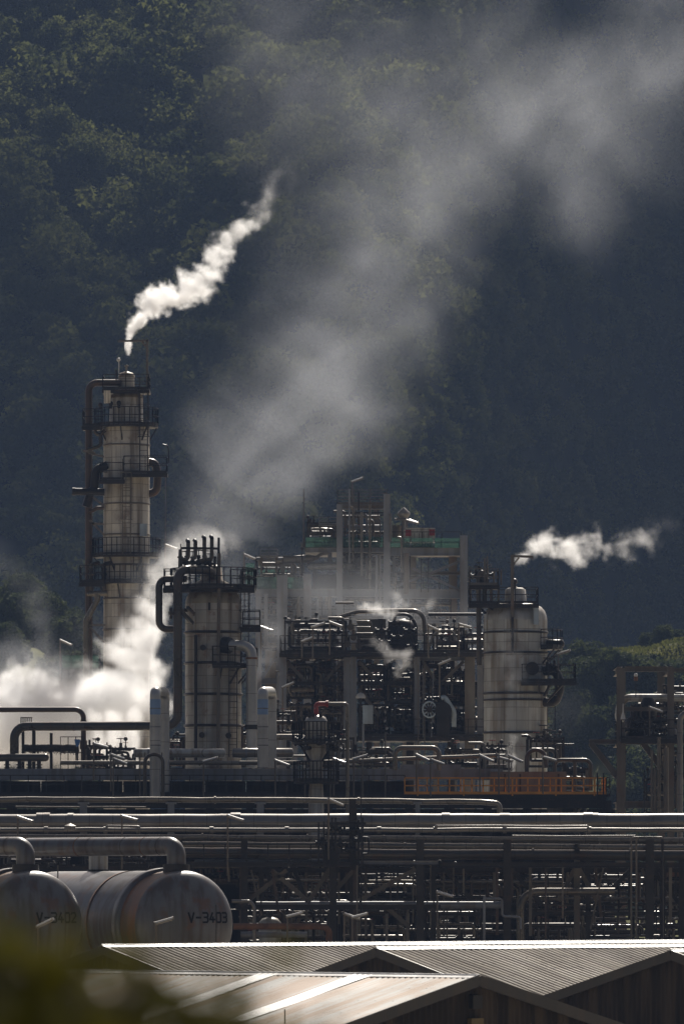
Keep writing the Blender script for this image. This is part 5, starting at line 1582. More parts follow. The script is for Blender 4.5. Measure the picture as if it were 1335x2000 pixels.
tk1, c1, rt1, top1 = big_tank(358, "V-3403", "big grey horizontal tank lettered V-3403 with a dished end and rusty band", 1)
tk2, c2, rt2, top2 = big_tank(63, "V-3402", "big grey horizontal tank lettered V-3402, half hidden by blurred leaves", 2)
rp = L(18.5, YT)
for k, (top, lab, xl) in enumerate(((top1, "fat grey pipe that bends down onto the tank lettered V-3403", 55), (top2, "fat grey pipe elbow coming down onto the tank lettered V-3402", -260))):
    t = thing("tank_pipe", top, lab, "pipe")
    e = top + Vector((0, 0, L(48, YT)))
    far = P(xl, 1650, YT + 7.5 if k == 0 else YT + 6)
    far.z = e.z
    MB().tube([top + Vector((0, 0, .12)), e, far], rp, L(34, YT), 24, 10).build("run", M['tank'], t)
    d = (far - e).normalized()
    for q in (.95, 2.0, 3.3, 5.6, 6.4):
        MB().cyl(e + d * q - d * .03, e + d * q + d * .03, rp * 1.025, 24).build("weld_seam", M['rust'] if q in (2.0, 6.4) else M['pipedark'], t)
    MB().cyl(top + Vector((0, 0, .12)), top + Vector((0, 0, .30)), rp * 1.25, 24).build("flange", M['dark'], t)
t = thing("neck_duct", P(192, 1700, YT + 9), "pale upright duct standing behind the fat tank pipe", "duct")
MB().tube([P(192, 1760, YT + 9), P(192, 1640, YT + 9)], L(19, YT), 0, 20).build("run", M['palecl'], t)
MB().cyl(P(192, 1705, YT + 9), P(192, 1699, YT + 9), L(22, YT), 20).build("flange", M['dark'], t)
pipe("slim post between the two tanks", [(113, 1850, YT + 8), (113, 1690, YT + 8)], 1.2, M['steelwarm'], n=6)
for k, (px, py) in enumerate(((422, 1768), (127, 1768))):
    pipe(("thin rod in front of the lettering on the tank V-3403", "thin rod in front of the lettering on the tank V-3402")[k], [(px, 1900, YT - 6), (px, py, YT - 6)], .8, M['black'], n=6)

# ---------------------------------------------------------------- the sheds in front
def corr_mat(name, col, rough, metal, rust, rcol, scale):
    m = mat(name, col, rough, metal, .12, scale, rust=rust, rcol=rcol, streak=0)
    # sheet laps and rows of fixings across the fall of the roof, stains along it
    t = m.node_tree; N = t.nodes; K = t.links.new
    b = N["Principled BSDF"]
    src = b.inputs["Base Color"].links[0].from_socket
    uv = N.new("ShaderNodeUVMap")
    mp = N.new("ShaderNodeMapping"); mp.inputs["Scale"].default_value = (scale * 6, .10, 1)
    K(uv.outputs[0], mp.inputs[0])
    n = N.new("ShaderNodeTexNoise"); n.inputs["Scale"].default_value = 1.0; n.inputs["Detail"].default_value = 7; n.inputs["Roughness"].default_value = .65
    K(mp.outputs[0], n.inputs["Vector"])
    mr = N.new("ShaderNodeMapRange"); mr.interpolation_type = 'SMOOTHSTEP'; K(n.outputs["Fac"], mr.inputs[0])
    mr.inputs[1].default_value = .41; mr.inputs[2].default_value = .57; mr.inputs[4].default_value = rust
    mx = N.new("ShaderNodeMix"); mx.data_type = 'RGBA'; K(mr.outputs[0], mx.inputs[0]); K(src, mx.inputs[6]); mx.inputs[7].default_value = (*rcol, 1)
    sp = N.new("ShaderNodeSeparateXYZ"); K(uv.outputs[0], sp.inputs[0])
    f1 = N.new("ShaderNodeMath"); f1.operation = 'FRACT'; dv = N.new("ShaderNodeMath"); dv.operation = 'DIVIDE'; dv.inputs[1].default_value = 1.55
    K(sp.outputs[1], dv.inputs[0]); K(dv.outputs[0], f1.inputs[0])
    lt = N.new("ShaderNodeMath"); lt.operation = 'LESS_THAN'; lt.inputs[1].default_value = .045; K(f1.outputs[0], lt.inputs[0])
    f2 = N.new("ShaderNodeMath"); f2.operation = 'FRACT'; d2_ = N.new("ShaderNodeMath"); d2_.operation = 'DIVIDE'; d2_.inputs[1].default_value = .76
    K(sp.outputs[0], d2_.inputs[0]); K(d2_.outputs[0], f2.inputs[0])
    lt2 = N.new("ShaderNodeMath"); lt2.operation = 'LESS_THAN'; lt2.inputs[1].default_value = .16; K(f2.outputs[0], lt2.inputs[0])
    mu = N.new("ShaderNodeMath"); mu.operation = 'MULTIPLY'; K(lt.outputs[0], mu.inputs[0]); K(lt2.outputs[0], mu.inputs[1])
    m2 = N.new("ShaderNodeMix"); m2.data_type = 'RGBA'; K(mu.outputs[0], m2.inputs[0]); K(mx.outputs[2], m2.inputs[6]); m2.inputs[7].default_value = (.05, .035, .02, 1)
    K(m2.outputs[2], b.inputs["Base Color"])
    return m


M['roofold'] = corr_mat("old_corrugated_roof", (.24, .20, .145), .72, .1, .85, (.10, .068, .038), .5)
M['rooflt'] = corr_mat("galvanised_roof", (.27, .268, .255), .68, .15, .9, (.20, .112, .05), .22)
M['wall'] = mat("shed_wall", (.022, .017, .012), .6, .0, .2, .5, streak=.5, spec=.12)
M['barge'] = mat("barge_board", (.06, .056, .05), .5, .0, .12, .8, streak=.3, spec=.25)
M['ridge'] = mat("ridge_cap", (.50, .50, .49), .38, .4, .1, .8)
M['skyl'] = mat("skylight_sheet", (.80, .80, .76), .35, .0, .06, .8)


def roof_plane(root, name, ridge0, d, fall, length, slope_len, pitch, mt, wave=.2, amp=.028, u0=0.0, lift=0.0):
    """corrugated sheet: ribs run down the fall; real waves in the metal"""
    n = int(length / wave) * 6
    k = 10
    up = Vector((0, 0, 1))
    dn = (fall * math.cos(pitch) - up * math.sin(pitch))
    nrm = (fall * math.sin(pitch) + up * math.cos(pitch))
    vs, uvs, fs = [], [], []
    for j in range(k + 1):
        for i in range(n + 1):
            s = length * i / n; v = slope_len * j / k
            a = amp * math.sin(2 * math.pi * s / wave) + lift + .010 * math.sin(s * .9 + j)
            vs.append(ridge0 + d * s + dn * v + nrm * a); uvs.append((s + u0, v))
    for j in range(k):
        for i in range(n):
            a = j * (n + 1) + i
            fs.append((a, a + 1, a + n + 2, a + n + 1))
    mb = MB(); mb.add(vs, fs, True)
    o = mb.build(name, mt, root)
    uvl = o.data.uv_layers.new(name="UVMap")
    for lp in o.data.loops:
        uvl.data[lp.index].uv = uvs[lp.vertex_index]
    return o


def nv(amp, e):
    return Vector((0, 0, amp + e))


def shed(px, py, Y, dang, length, half, pitch, lab, mt, wave, amp, left=True, right=True, skylights=(), name="shed"):
    """peak of the near gable at the pixel; the ridge runs away along dang"""
    pk = P(px, py, Y)
    d = Vector((math.cos(R(dang)), math.sin(R(dang)), 0))
    fr = Vector((d.y, -d.x, 0))       # right-hand fall, seen looking along the ridge
    t = thing(name, (pk.x, pk.y, 0), lab, "shed")
    sl = half / math.cos(pitch)
    for s, use in ((1, right), (-1, left)):
        if use:
            roof_plane(t, "roof", pk, d, fr * s, length, sl, pitch, mt, wave, amp)
    for (a, b, s) in skylights:
        roof_plane(t, "skylight", pk + d * a, d, fr * s, b - a, sl, pitch, M['skyl'], wave, amp, lift=.03)
    eave = pk.z - half * math.tan(pitch)
    # gable wall of upright ribbed sheets, both ends
    for e, off in ((.25, 0), (length - .25, 0)):
        n = int(half * 2 / .125)
        vs, fs = [], []
        for i in range(n + 1):
            u = -half + .05 + (2 * half - .1) * i / n
            z = pk.z - abs(u) * math.tan(pitch) - .06
            o_ = d * (e + (.02 if i % 2 else -.02))
            b = pk + fr * u + o_
            vs += [(b.x, b.y, 0), (b.x, b.y, z)]
        for i in range(n):
            fs.append((2 * i, 2 * i + 2, 2 * i + 3, 2 * i + 1))
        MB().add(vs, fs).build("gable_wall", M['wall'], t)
        for s in (1, -1):
            q = pk + d * (e - .25 if e < 1 else e + .25)
            a = q + Vector((0, 0, -.12)); b = q + fr * (s * (half + .1)) - Vector((0, 0, (half + .1) * math.tan(pitch) + .12))
            MB().bar(a, b, .06, .36).build("barge_board", M['barge'], t)
    for s in (1, -1):
        b = pk + fr * (s * (half - .12))
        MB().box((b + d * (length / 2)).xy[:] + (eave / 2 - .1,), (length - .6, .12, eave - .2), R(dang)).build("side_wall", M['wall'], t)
    rc = MB()
    a, b = pk - d * .05, pk + d * (length + .05)
    for s in (1, -1):
        dn = (fr * s * math.cos(pitch) - Vector((0, 0, math.sin(pitch))))
        o1 = dn * .26 + nv(amp, .012); o0 = nv(amp, .03)
        rc.add([a + o0, b + o0, b + o1, a + o1], [(0, 1, 2, 3) if s > 0 else (3, 2, 1, 0)])
    rc.tube([a + nv(amp, .02), b + nv(amp, .02)], .04, 0, 8)
    rc.build("ridge_cap", M['ridge'], t)
    return t, pk, d, fr


shed(200, 1850.3, 267, 45, 42, 7.7, math.atan(.27), "hindmost old corrugated shed with a pale lit ridge, starting below the lettered tanks", M['roofold'], .36, .062)
shed(735, 1855, 255.9, 45, 42, 7.7, math.atan(.27), "middle old corrugated shed whose weathered roof falls away from a dark peaked gable", M['roofold'], .36, .062)
shed(1310, 1860, 245, 45, 30, 7.7, math.atan(.27), "old shed at the picture's edge showing mostly its dark gable wall", M['roofold'], .36, .062)
fs_, pk, d, fr = shed(935, 1908, 205, 135, 26, 7.2, math.atan(.245), "nearest galvanised shed with rust stains and a bright skylight strip", M['rooflt'], .25, .016, skylights=((4.6, 5.5, -1), (8.9, 9.8, -1)))
g = pk - d * .05
MB().box(g + Vector((0, 0, -.80)) + d * .2, (.42, .2, .42), R(45)).build("vent", M['black'], fs_)
MB().box(g + Vector((0, 0, -1.42)) + d * .2, (.55, .18, .22), R(45)).build("sign", M['yellow'], fs_)
pipe("short thin vent post at the rusty shed's lower roof edge", [(556, 2030, 199), (556, 1972, 199)], 1.2, M['black'], n=6)

# ---------------------------------------------------------------- tube lamps
lp = thing("tube_lamp", (0, 0, 0), "x", "lamp", "tube lamps on poles")
prof = [(.105 * math.cos(i * math.pi / 8), .075 * math.sin(i * math.pi / 8)) for i in range(9)]
hb = MB()
vs = []
for xx in (-.40, .40):
    for (a, b) in prof:
        vs.append((xx, a, b))
hb.add(vs, [(i, i + 1, 9 + i + 1, 9 + i) for i in range(8)], True).add(vs[:9], [tuple(range(9))]).add(vs[9:], [tuple(range(9))[::-1]])
hb.build("housing", M['white'], lp)
lb = MB().box((0, 0, -.03), (.76, .17, .05)).cyl((-.36, 0, -.05), (.36, 0, -.05), .04, 8)
lb.build("diffuser", M['lens'], lp)
for s in (-1, 1):
    MB().box((s * .425, 0, .01), (.05, .21, .13)).build("end_cap", M['lens'], lp)
lp_tilt = lp
pole_me = MB().tube([(0, 0, -1), (0, 0, 0)], .045, 0, 6)
pole_o = pole_me.build("pole", M['steelwarm']); pole_mesh = pole_o.data; bpy.data.objects.remove(pole_o)
lamps = [
    (128, 1255, 1, 430, 5, "left of the tall column, above the steam"), (655, 1219, 1, 407, 2, "beside the ladder top, over the dark frame's deck"), (621, 1221, -1, 407, 2, "over the dark frame's left deck, sloping up"),
    (847, 1227, 1, 408, 2, "above the horn-shaped pipe"), (907, 1222, 1, 408, 2, "against the hill right of the horn-shaped pipe"), (1100, 1274, -1, 400, 2, "just right of the dome vessel's upper side platform"),
    (562, 1338, -1, 409, 3, "between the U pipe and the dark frame"), (868, 1293, -1, 409, 2, "hung inside the dark frame's upper bay"), (487, 1087, 1, 449, 3, "at the far left of the hazy frame's walkway grating"),
    (804, 1019, 1, 453, 2, "slanting beside the capped machine on the top deck"), (697, 937, -1, 453, 2, "highest of all, above the lookout platform"), (983, 1377, -1, 405, 3, "dim behind the dark frame's last column"),
    (550, 1490, 1, 362, 2, "left of the small vessel at the duct's edge"), (664, 1487, 1, 362, 2, "brown lit, right of the small vessel"), (703, 1479, -1, 362, 2, "thin and sloping up, right of the red pipe's downpipe"),
    (825, 1480, 1, 362, 2, "under the square pipe loop"), (853, 1488, 1, 362, 2, "at the right foot of the square pipe loop"), (949, 1481, 1, 362, 2, "at the right end of the long deck pipe"),
    (986, 1483, 1, 362, 2, "left of a close pair by the thin steam column"), (1006, 1482, 1, 362, 2, "right of a close pair by the thin steam column"), (1072, 1482, 1, 362, 2, "by the double-legged brown loop"),
    (229, 1478, 1, 361, 2, "upper of two overlapping ones near the drain steam"), (234, 1487, 1, 360, 2, "lower of two overlapping ones near the drain steam"), (196, 1456, 1, 363, 2, "dull, in front of the drain steam"),
    (410, 1484, -1, 361, 2, "at the front vessel's foot"), (655, 1567, 1, 329, 3, "hanging over the topmost rack pipe"), (252, 1598, 1, 329, 3, "left one in front of the thickest pipe"), (459, 1598, 1, 329, 3, "in front of the thickest pipe's second collar"),
    (48, 1600, 1, 329, 3, "at the start of the thickest pipe"), (320, 1799, -1, 292, 4, "in front of the dished end of tank V-3403"), (88, 1803, -1, 292, 4, "in front of the dished end of tank V-3402"),
    (686, 1790, 1, 325, 3, "left half of the V-shaped pair under the rack"), (701, 1789, -1, 325, 3, "right half of the V-shaped pair under the rack"), (575, 1787, -1, 325, 3, "dull, above the rusty crusted pipe"),
    (1280, 1386, 1, 383, 2, "in the portal frame beside the pale plate"), (868, 1747, 1, 330, 3, "tiny, in the dim bay behind the middle rack post"),
    (334, 1068, 1, 425, 3, "faint in the steam left of the vent pipes"), (600, 1249, -1, 409, 1, "dim, on the dark frame's left railing"), (520, 1228, 1, 405, 2, "brown and dim beside the front vessel's right platform"),
]
for k, (px, py, tl, Y, pl, where) in enumerate(lamps):
    if k == 0:
        o = lp
    else:
        o = copy_tree(lp_tilt)
    o.location = P(px, py, Y)
    o.rotation_euler = (R(8), R((20 + random.uniform(-7, 5)) * tl), R(random.uniform(-25, 25)))
    o["label"] = "white tube lamp " + where
    for ch in list(o.children):
        pass
for k, o in enumerate([x for x in bpy.data.objects if x.name.split('.')[0] == "tube_lamp" and x.parent is None]):
    px, py, tl, Y, pl, where = lamps[k] if k < len(lamps) else lamps[-1]
    pm = bpy.data.objects.new("pole", pole_mesh); COL.objects.link(pm); pm.parent = o
    # the pole hangs plumb below the tilted fitting
    rot = o.rotation_euler.to_matrix().to_4x4()
    off = rot @ Vector((-.38, 0, -.04))
    pm.matrix_local = rot.inverted() @ (Matrix.Translation(off) @ Matrix.Diagonal((1, 1, pl, 1)))

# ---------------------------------------------------------------- steam, smoke and haze
def vol_mat(name, col, aniso=.35, dens=1.0):
    m = bpy.data.materials.new(name); m.use_nodes = True
    t = m.node_tree; t.nodes.remove(t.nodes["Principled BSDF"])
    v = t.nodes.new("ShaderNodeVolumePrincipled")
    v.inputs["Color"].default_value = (*col, 1)
    v.inputs["Density"].default_value = dens
    v.inputs["Anisotropy"].default_value = aniso
    t.links.new(v.outputs[0], t.nodes["Material Output"].inputs["Volume"])
    return m


M['steam'] = vol_mat("steam", (.99, .99, .99), .45)
M['smoke'] = vol_mat("smoke", (.82, .86, .93), .35)


def plume(name, label, keys, Y, material, dens, nscale, vox, rough=1.5, soft=.5, seed=0, warp=.5, depth=1.0, detail=6.0, pw=1.0, streak=0.0, flow=(1, 0, 0)):
    """a body of vapour along a path. keys: (px, py, radius px, density, distance offset)"""
    pts = []
    for a, b in zip(keys, keys[1:]):
        a = list(a) + [0] * (5 - len(a)); b = list(b) + [0] * (5 - len(b))
        gap = math.hypot(a[0] - b[0], a[1] - b[1])
        n = max(1, min(6, int(gap / max(4, min(a[2], b[2]) * .5))))
        for i in range(n):
            t = i / n
            pts.append([a[k] * (1 - t) + b[k] * t for k in range(5)])
    pts.append(list(keys[-1]) + [0] * (5 - len(keys[-1])))
    W = [P(p[0], p[1], Y + p[4]) for p in pts]
    rad = [max(.05, L(p[2], Y)) for p in pts]
    den = [p[3] * dens for p in pts]
    org = W[0].copy()
    lo = Vector([min(q[i] - 1.25 * r for q, r in zip(W, rad)) for i in range(3)]) - org
    hi = Vector([max(q[i] + 1.25 * r for q, r in zip(W, rad)) for i in range(3)]) - org
    vd = bpy.data.volumes.new(name); o = bpy.data.objects.new(name, vd); COL.objects.link(o)
    o.location = org
    g = bpy.data.node_groups.new(name + "_field", 'GeometryNodeTree')
    g.interface.new_socket("Geometry", in_out='INPUT', socket_type='NodeSocketGeometry')
    g.interface.new_socket("Geometry", in_out='OUTPUT', socket_type='NodeSocketGeometry')
    N = g.nodes; K = g.links.new

    def sw(kind, vals, idx):
        s = N.new('GeometryNodeIndexSwitch'); s.data_type = kind
        while len(s.index_switch_items) < len(vals):
            s.index_switch_items.new()
        for i, v in enumerate(vals):
            s.inputs[i + 1].default_value = v
        K(idx, s.inputs[0])
        return s.outputs[0]

    def ma(op, a, b=None, c=None):
        x = N.new('ShaderNodeMath'); x.operation = op
        for i, v in enumerate((a, b, c)):
            if v is None: continue
            if hasattr(v, "links"): K(v, x.inputs[i])
            else: x.inputs[i].default_value = v
        return x.outputs[0]

    def vm(op, a, b=None, s=None):
        x = N.new('ShaderNodeVectorMath'); x.operation = op
        for i, v in enumerate((a, b)):
            if v is None: continue
            if hasattr(v, "links"): K(v, x.inputs[i])
            else: x.inputs[i].default_value = v
        if s is not None:
            if hasattr(s, "links"): K(s, x.inputs["Scale"])
            else: x.inputs["Scale"].default_value = s
        return x
    posv = [tuple(q - org) for q in W]
    ind = N.new('GeometryNodeInputIndex')
    pn = N.new('GeometryNodePoints'); pn.inputs["Count"].default_value = len(pts)
    K(sw('VECTOR', posv, ind.outputs[0]), pn.inputs["Position"])
    pos = N.new('GeometryNodeInputPosition').outputs[0]
    off = vm('ADD', pos, (seed * 17.3, seed * 5.1, seed * 9.7)).outputs[0]
    sn0 = N.new('GeometryNodeSampleNearest'); K(pn.outputs[0], sn0.inputs[0]); K(pos, sn0.inputs["Sample Position"])
    r0 = sw('FLOAT', rad, sn0.outputs[0])
    n1 = N.new('ShaderNodeTexNoise'); n1.inputs["Scale"].default_value = nscale * .55; n1.inputs["Detail"].default_value = 3
    K(off, n1.inputs["Vector"])
    wv = vm('SUBTRACT', n1.outputs["Color"], (.5, .5, .5)).outputs[0]
    wv = vm('SCALE', wv, s=ma('MULTIPLY', r0, warp * 2.2)).outputs[0]
    p2 = vm('ADD', pos, wv).outputs[0]
    sn = N.new('GeometryNodeSampleNearest'); K(pn.outputs[0], sn.inputs[0]); K(p2, sn.inputs["Sample Position"])
    idx = sn.outputs[0]
    c = sw('VECTOR', posv, idx); r = sw('FLOAT', rad, idx); dn = sw('FLOAT', den, idx)
    dd = vm('MULTIPLY', vm('SUBTRACT', p2, c).outputs[0], (1, 1 / depth, 1)).outputs[0]
    dist = ma('DIVIDE', vm('LENGTH', dd).outputs["Value"], r)
    n2 = N.new('ShaderNodeTexNoise'); n2.inputs["Scale"].default_value = nscale; n2.inputs["Detail"].default_value = detail; n2.inputs["Roughness"].default_value = .58
    K(vm('ADD', off, vm('SCALE', wv, s=.5).outputs[0]).outputs[0], n2.inputs["Vector"])
    e = ma('ADD', ma('SUBTRACT', .78, dist), ma('MULTIPLY', ma('SUBTRACT', n2.outputs["Fac"], .5), rough * 2))
    mr = N.new('ShaderNodeMapRange'); mr.interpolation_type = 'SMOOTHSTEP'
    K(e, mr.inputs[0]); mr.inputs[1].default_value = 0; mr.inputs[2].default_value = soft
    dv = mr.outputs[0]
    if pw != 1.0:
        dv = ma('POWER', dv, pw)
    if streak:
        al = N.new('ShaderNodeVectorRotate'); al.rotation_type = 'EULER_XYZ'
        al.inputs["Rotation"].default_value = (0, math.atan2(flow[2], flow[0]), 0)
        K(vm('ADD', off, vm('SCALE', wv, s=.35).outputs[0]).outputs[0], al.inputs["Vector"])
        n3 = N.new('ShaderNodeTexNoise'); n3.inputs["Scale"].default_value = nscale * 1.7; n3.inputs["Detail"].default_value = 9; n3.inputs["Roughness"].default_value = .66; n3.inputs["Distortion"].default_value = .4
        K(vm('MULTIPLY', al.outputs[0], (.45, 1.0, 1.0)).outputs[0], n3.inputs["Vector"])
        ms = N.new('ShaderNodeMapRange'); K(n3.outputs["Fac"], ms.inputs[0]); ms.inputs[1].default_value = .36; ms.inputs[2].default_value = .68
        ms.inputs[3].default_value = 1 - streak; ms.inputs[4].default_value = 1 + streak * 1.1
        dv = ma('MULTIPLY', dv, ms.outputs[0])
    # nothing may survive at the walls of the grid
    edge = N.new('ShaderNodeMapRange'); K(ma('DIVIDE', vm('LENGTH', vm('MULTIPLY', vm('SUBTRACT', pos, sw('VECTOR', posv, sn0.outputs[0])).outputs[0], (1, 1 / depth, 1)).outputs[0]).outputs["Value"], r0), edge.inputs[0])
    edge.inputs[1].default_value = 1.22; edge.inputs[2].default_value = .95; edge.inputs[3].default_value = 0; edge.inputs[4].default_value = 1
    dv = ma('MULTIPLY', ma('MULTIPLY', dv, dn), edge.outputs[0])
    vc = N.new('GeometryNodeVolumeCube')
    K(dv, vc.inputs["Density"])
    lo.y = min((q - org).y - 1.25 * r_ * depth for q, r_ in zip(W, rad)); hi.y = max((q - org).y + 1.25 * r_ * depth for q, r_ in zip(W, rad))
    vc.inputs["Min"].default_value = lo; vc.inputs["Max"].default_value = hi
    for i, ax in enumerate("XYZ"):
        vc.inputs["Resolution " + ax].default_value = int(max(8, min(420, (hi[i] - lo[i]) / vox)))
    sm = N.new('GeometryNodeSetMaterial'); sm.inputs["Material"].default_value = material
    out = N.new('NodeGroupOutput')
    K(vc.outputs[0], sm.inputs[0]); K(sm.outputs[0], out.inputs[0])
    md = o.modifiers.new("field", 'NODES'); md.node_group = g
    vd.materials.append(material)
    tag(o, label, None, None, "stuff")
    return o


ST, SM = M['steam'], M['smoke']
plume("steam", "white steam jet leaving the top of the tall column and drifting up", [
    (249, 692, 5, 1.0), (254, 662, 11, 1.0), (270, 618, 25, 1.0), (302, 585, 36, .9), (345, 572, 42, .75), (388, 553, 44, .6),
    (418, 510, 38, .40), (452, 465, 36, .26), (485, 434, 34, .14), (512, 398, 32, .055), (538, 365, 36, .018), (565, 335, 40, .005)], 420, ST, 5.5, 1.0, .10, 1.55, .95, 1, .7, streak=.5, flow=(.8, 0, .6), detail=8)
plume("steam", "white steam puffs drifting away from the right-hand dome's vent", [
    (1002, 1102, 7, .4), (1020, 1088, 20, .6), (1048, 1070, 32, .85), (1080, 1070, 40, .7), (1118, 1074, 42, .5), (1155, 1062, 40, .42), (1185, 1068, 36, .28), (1220, 1066, 36, .26), (1252, 1055, 38, .14), (1278, 1040, 34, .05), (1305, 1030, 34, .01)], 402, ST, 2.2, 1.0, .10, 1.6, 1.0, 2, .75, streak=.5, detail=8)
plume("steam", "dense white steam bank boiling up behind the front vessel's pipes", [
    (205, 1500, 40, .5), (215, 1440, 90, .85), (60, 1450, 110, 1.0, 0), (-60, 1430, 125, 1.0), (30, 1385, 110, 1.0), (140, 1375, 110, 1.0), (240, 1365, 95, 1.0),
    (258, 1295, 85, 1.0), (275, 1235, 72, .85), (292, 1180, 60, .6), (318, 1125, 52, .32), (355, 1088, 55, .16), (405, 1062, 52, .10), (445, 1060, 42, .05)], 398, ST, 2.8, .5, .16, 1.05, .9, 3, .7, streak=.45, flow=(.5, 0, .85), detail=8)
plume("smoke", "soft grey steam spreading over and around the white steam bank", [
    (-80, 1330, 110, .8), (10, 1310, 110, .8), (100, 1330, 90, .7), (190, 1300, 80, .5), (240, 1210, 80, .4), (300, 1120, 70, .4), (380, 1070, 65, .35), (440, 1050, 55, .2)], 408, SM, .16, .25, .28, .9, 1.1, 33, .8, streak=.6, detail=7)
plume("smoke", "thin pale steam veil hanging over the knoll at the far side", [
    (-60, 1250, 130, .5), (30, 1270, 105, .6), (110, 1310, 75, .55), (60, 1180, 70, .25), (10, 1110, 70, .15), (-30, 1060, 60, .1)], 428, SM, .16, .2, .4, 1.3, 1.0, 4, .6)
plume("smoke", "broad grey smoke plume climbing across the shaded hillside", [
    (430, 1110, 110, .45), (455, 1020, 190, .60), (520, 930, 245, .75), (580, 850, 265, .85), (620, 770, 265, .85), (650, 680, 250, .68), (690, 590, 250, .52),
    (740, 500, 260, .45), (800, 400, 290, .46), (860, 300, 310, .50), (790, 200, 310, .40), (690, 110, 290, .30), (590, 40, 260, .20), (900, 60, 300, .38), (1010, 190, 290, .50), (1090, 340, 260, .38), (1180, 200, 290, .42), (1300, 130, 310, .42), (1440, 60, 310, .36), (1320, -60, 290, .28)],
    500, SM, .074, .10, .36, .42, 1.05, 5, .65, depth=.6, detail=9, streak=.95, flow=(.75, 0, .65))
plume("smoke", "wide faint veil of drifted smoke around the broad grey plume", [
    (330, 1090, 190, .5), (420, 980, 270, .8), (540, 850, 330, 1.0), (640, 700, 340, .9), (720, 540, 340, .8), (800, 380, 360, .8), (760, 180, 380, .8), (980, 200, 380, .8), (1180, 220, 360, .7), (1400, 120, 360, .6)],
    520, SM, .020, .05, .8, .35, 1.2, 41, .7, depth=.5, detail=7, streak=.6, flow=(.75, 0, .65))
plume("smoke", "thin glowing vapour hanging among the frames in the middle of the plant", [
    (190, 1240, 120, .35), (300, 1260, 130, .35), (420, 1300, 140, .45), (520, 1210, 180, .8), (640, 1180, 190, 1.0), (760, 1200, 190, 1.0), (880, 1250, 170, .7), (990, 1300, 140, .5), (1080, 1360, 100, .25)],
    438, SM, .040, .12, .5, .5, 1.0, 31, .7, depth=.9, detail=6, streak=.6)
plume("steam", "small white steam jet over the pipe tangle inside the frame", [
    (690, 1181, 6, 1.0), (712, 1184, 13, 1.0), (740, 1189, 17, 1.0), (765, 1194, 16, .6), (790, 1185, 18, .25), (775, 1165, 18, .15)], 403, ST, 2.2, 1.3, .08, 1.4, .9, 6, .7, streak=.5)
plume("steam", "faint steam wisp below the platform of the dark steel frame", [
    (735, 1255, 16, .3), (765, 1275, 22, .45), (790, 1275, 22, .7), (788, 1295, 20, .6), (780, 1312, 14, .4)], 403, ST, .8, 1.0, .1, 1.5, .9, 7, .8, streak=.6)
plume("steam", "small steam puff at the end of the long horizontal pipe", [
    (820, 1192, 10, .3), (833, 1186, 14, .4), (848, 1172, 12, .2)], 403, ST, .9, 1.2, .1, 1.3, .7, 8)
plume("steam", "thin steam column rising beside the orange railing", [
    (1004, 1512, 8, .9), (1000, 1490, 12, .6), (997, 1465, 16, .45), (1000, 1440, 15, .28)], 372, ST, 1.0, 1.0, .08, 1.2, .6, 9)
plume("smoke", "faint veil of steam against the right dome vessel", [
    (1000, 1360, 26, .5), (1008, 1310, 34, .8), (1000, 1275, 34, .6), (985, 1240, 30, .3)], 394, SM, .35, .6, .12, 1.3, 1.0, 10, .8, streak=.5)
plume("smoke", "grey vapour drifting by the elbow of the front vessel", [
    (495, 1320, 34, .3), (520, 1290, 40, .5), (535, 1250, 40, .4), (530, 1210, 36, .2), (545, 1170, 30, .08)], 400, SM, .28, .6, .14, 1.4, 1.1, 12, .8, streak=.6)
for q, px in enumerate((190, 222, 262)):
    plume("steam", "narrow steam wisp rising from the drains under the big pipe", [
        (px + 3, 1500, 9, .9), (px, 1480, 12, .9), (px + 2, 1455, 14, .9), (px - 3, 1425, 20, .8), (px, 1400, 24, .7)], 378, ST, 1.6, 1.0, .09, 1.1, .6, 20 + q)

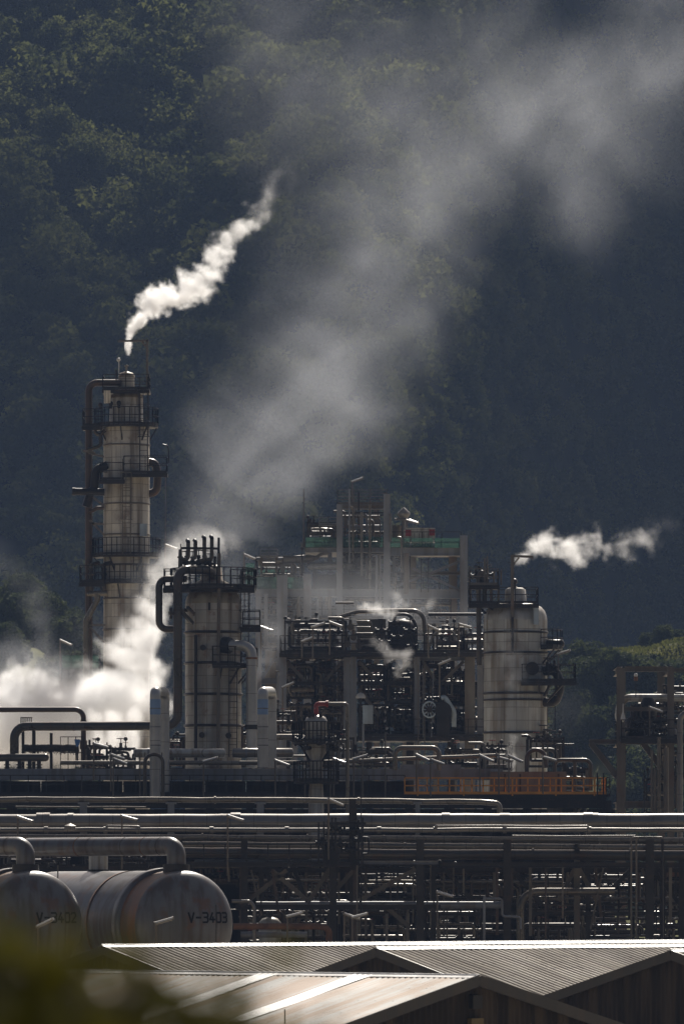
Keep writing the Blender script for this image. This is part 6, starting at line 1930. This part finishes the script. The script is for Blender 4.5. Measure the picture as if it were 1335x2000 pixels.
# unseen cloudbanks added high above the ridge to shade the hillside
def shade_cloud(name, label, cen, size, dens, seed):
    vd = bpy.data.volumes.new(name); o = bpy.data.objects.new(name, vd); COL.objects.link(o); o.location = cen
    g = bpy.data.node_groups.new(name + "_field", 'GeometryNodeTree')
    g.interface.new_socket("Geometry", in_out='INPUT', socket_type='NodeSocketGeometry')
    g.interface.new_socket("Geometry", in_out='OUTPUT', socket_type='NodeSocketGeometry')
    N = g.nodes; K = g.links.new
    pos = N.new('GeometryNodeInputPosition').outputs[0]
    dv = N.new('ShaderNodeVectorMath'); dv.operation = 'DIVIDE'; K(pos, dv.inputs[0]); dv.inputs[1].default_value = size
    ln = N.new('ShaderNodeVectorMath'); ln.operation = 'LENGTH'; K(dv.outputs[0], ln.inputs[0])
    nz = N.new('ShaderNodeTexNoise'); nz.inputs["Scale"].default_value = .012; nz.inputs["Detail"].default_value = 5
    of = N.new('ShaderNodeVectorMath'); K(pos, of.inputs[0]); of.inputs[1].default_value = (seed * 91., 3, 7); K(of.outputs[0], nz.inputs["Vector"])
    m1 = N.new('ShaderNodeMath'); m1.operation = 'SUBTRACT'; K(nz.outputs["Fac"], m1.inputs[0]); K(ln.outputs["Value"], m1.inputs[1])
    mr = N.new('ShaderNodeMapRange'); K(m1.outputs[0], mr.inputs[0]); mr.inputs[1].default_value = -.42; mr.inputs[2].default_value = -.15; mr.inputs[4].default_value = dens
    vc = N.new('GeometryNodeVolumeCube'); K(mr.outputs[0], vc.inputs["Density"])
    s = Vector(size)
    vc.inputs["Min"].default_value = -s; vc.inputs["Max"].default_value = s
    for ax, q in zip("XYZ", size): vc.inputs["Resolution " + ax].default_value = int(max(8, q * 2 / 16))
    sm = N.new('GeometryNodeSetMaterial'); sm.inputs["Material"].default_value = M['steam']
    out = N.new('NodeGroupOutput'); K(vc.outputs[0], sm.inputs[0]); K(sm.outputs[0], out.inputs[0])
    o.modifiers.new("field", 'NODES').node_group = g
    vd.materials.append(M['steam'])
    tag(o, label, None, None, "stuff")


cz_ = 900.0
tgt = Vector((112, 1440, 110))
cen = tgt + sd * ((cz_ - tgt.z) / sd.z)
shade_cloud("shade_cloud", "unseen white cloudbank added above the ridge to shade the hillside", tuple(cen), (150, 360, 90), .03, 1)
tgt = Vector((-25, 1062, 45)); cen = tgt + sd * ((cz_ - tgt.z) / sd.z)
shade_cloud("shade_cloud", "small white cloud above the ridge shading the hill's foot", tuple(cen), (190, 62, 34), .03, 2)

hz = MB().box((0, 1200, 129.5), (1000, 2700, 262)).build("haze", None or vol_mat("haze", (.165, .24, .41), .15, .00014), None, (0, 1200, 129))
tag(hz, "blue haze in the air between the plant and the hills", None, None, "stuff")
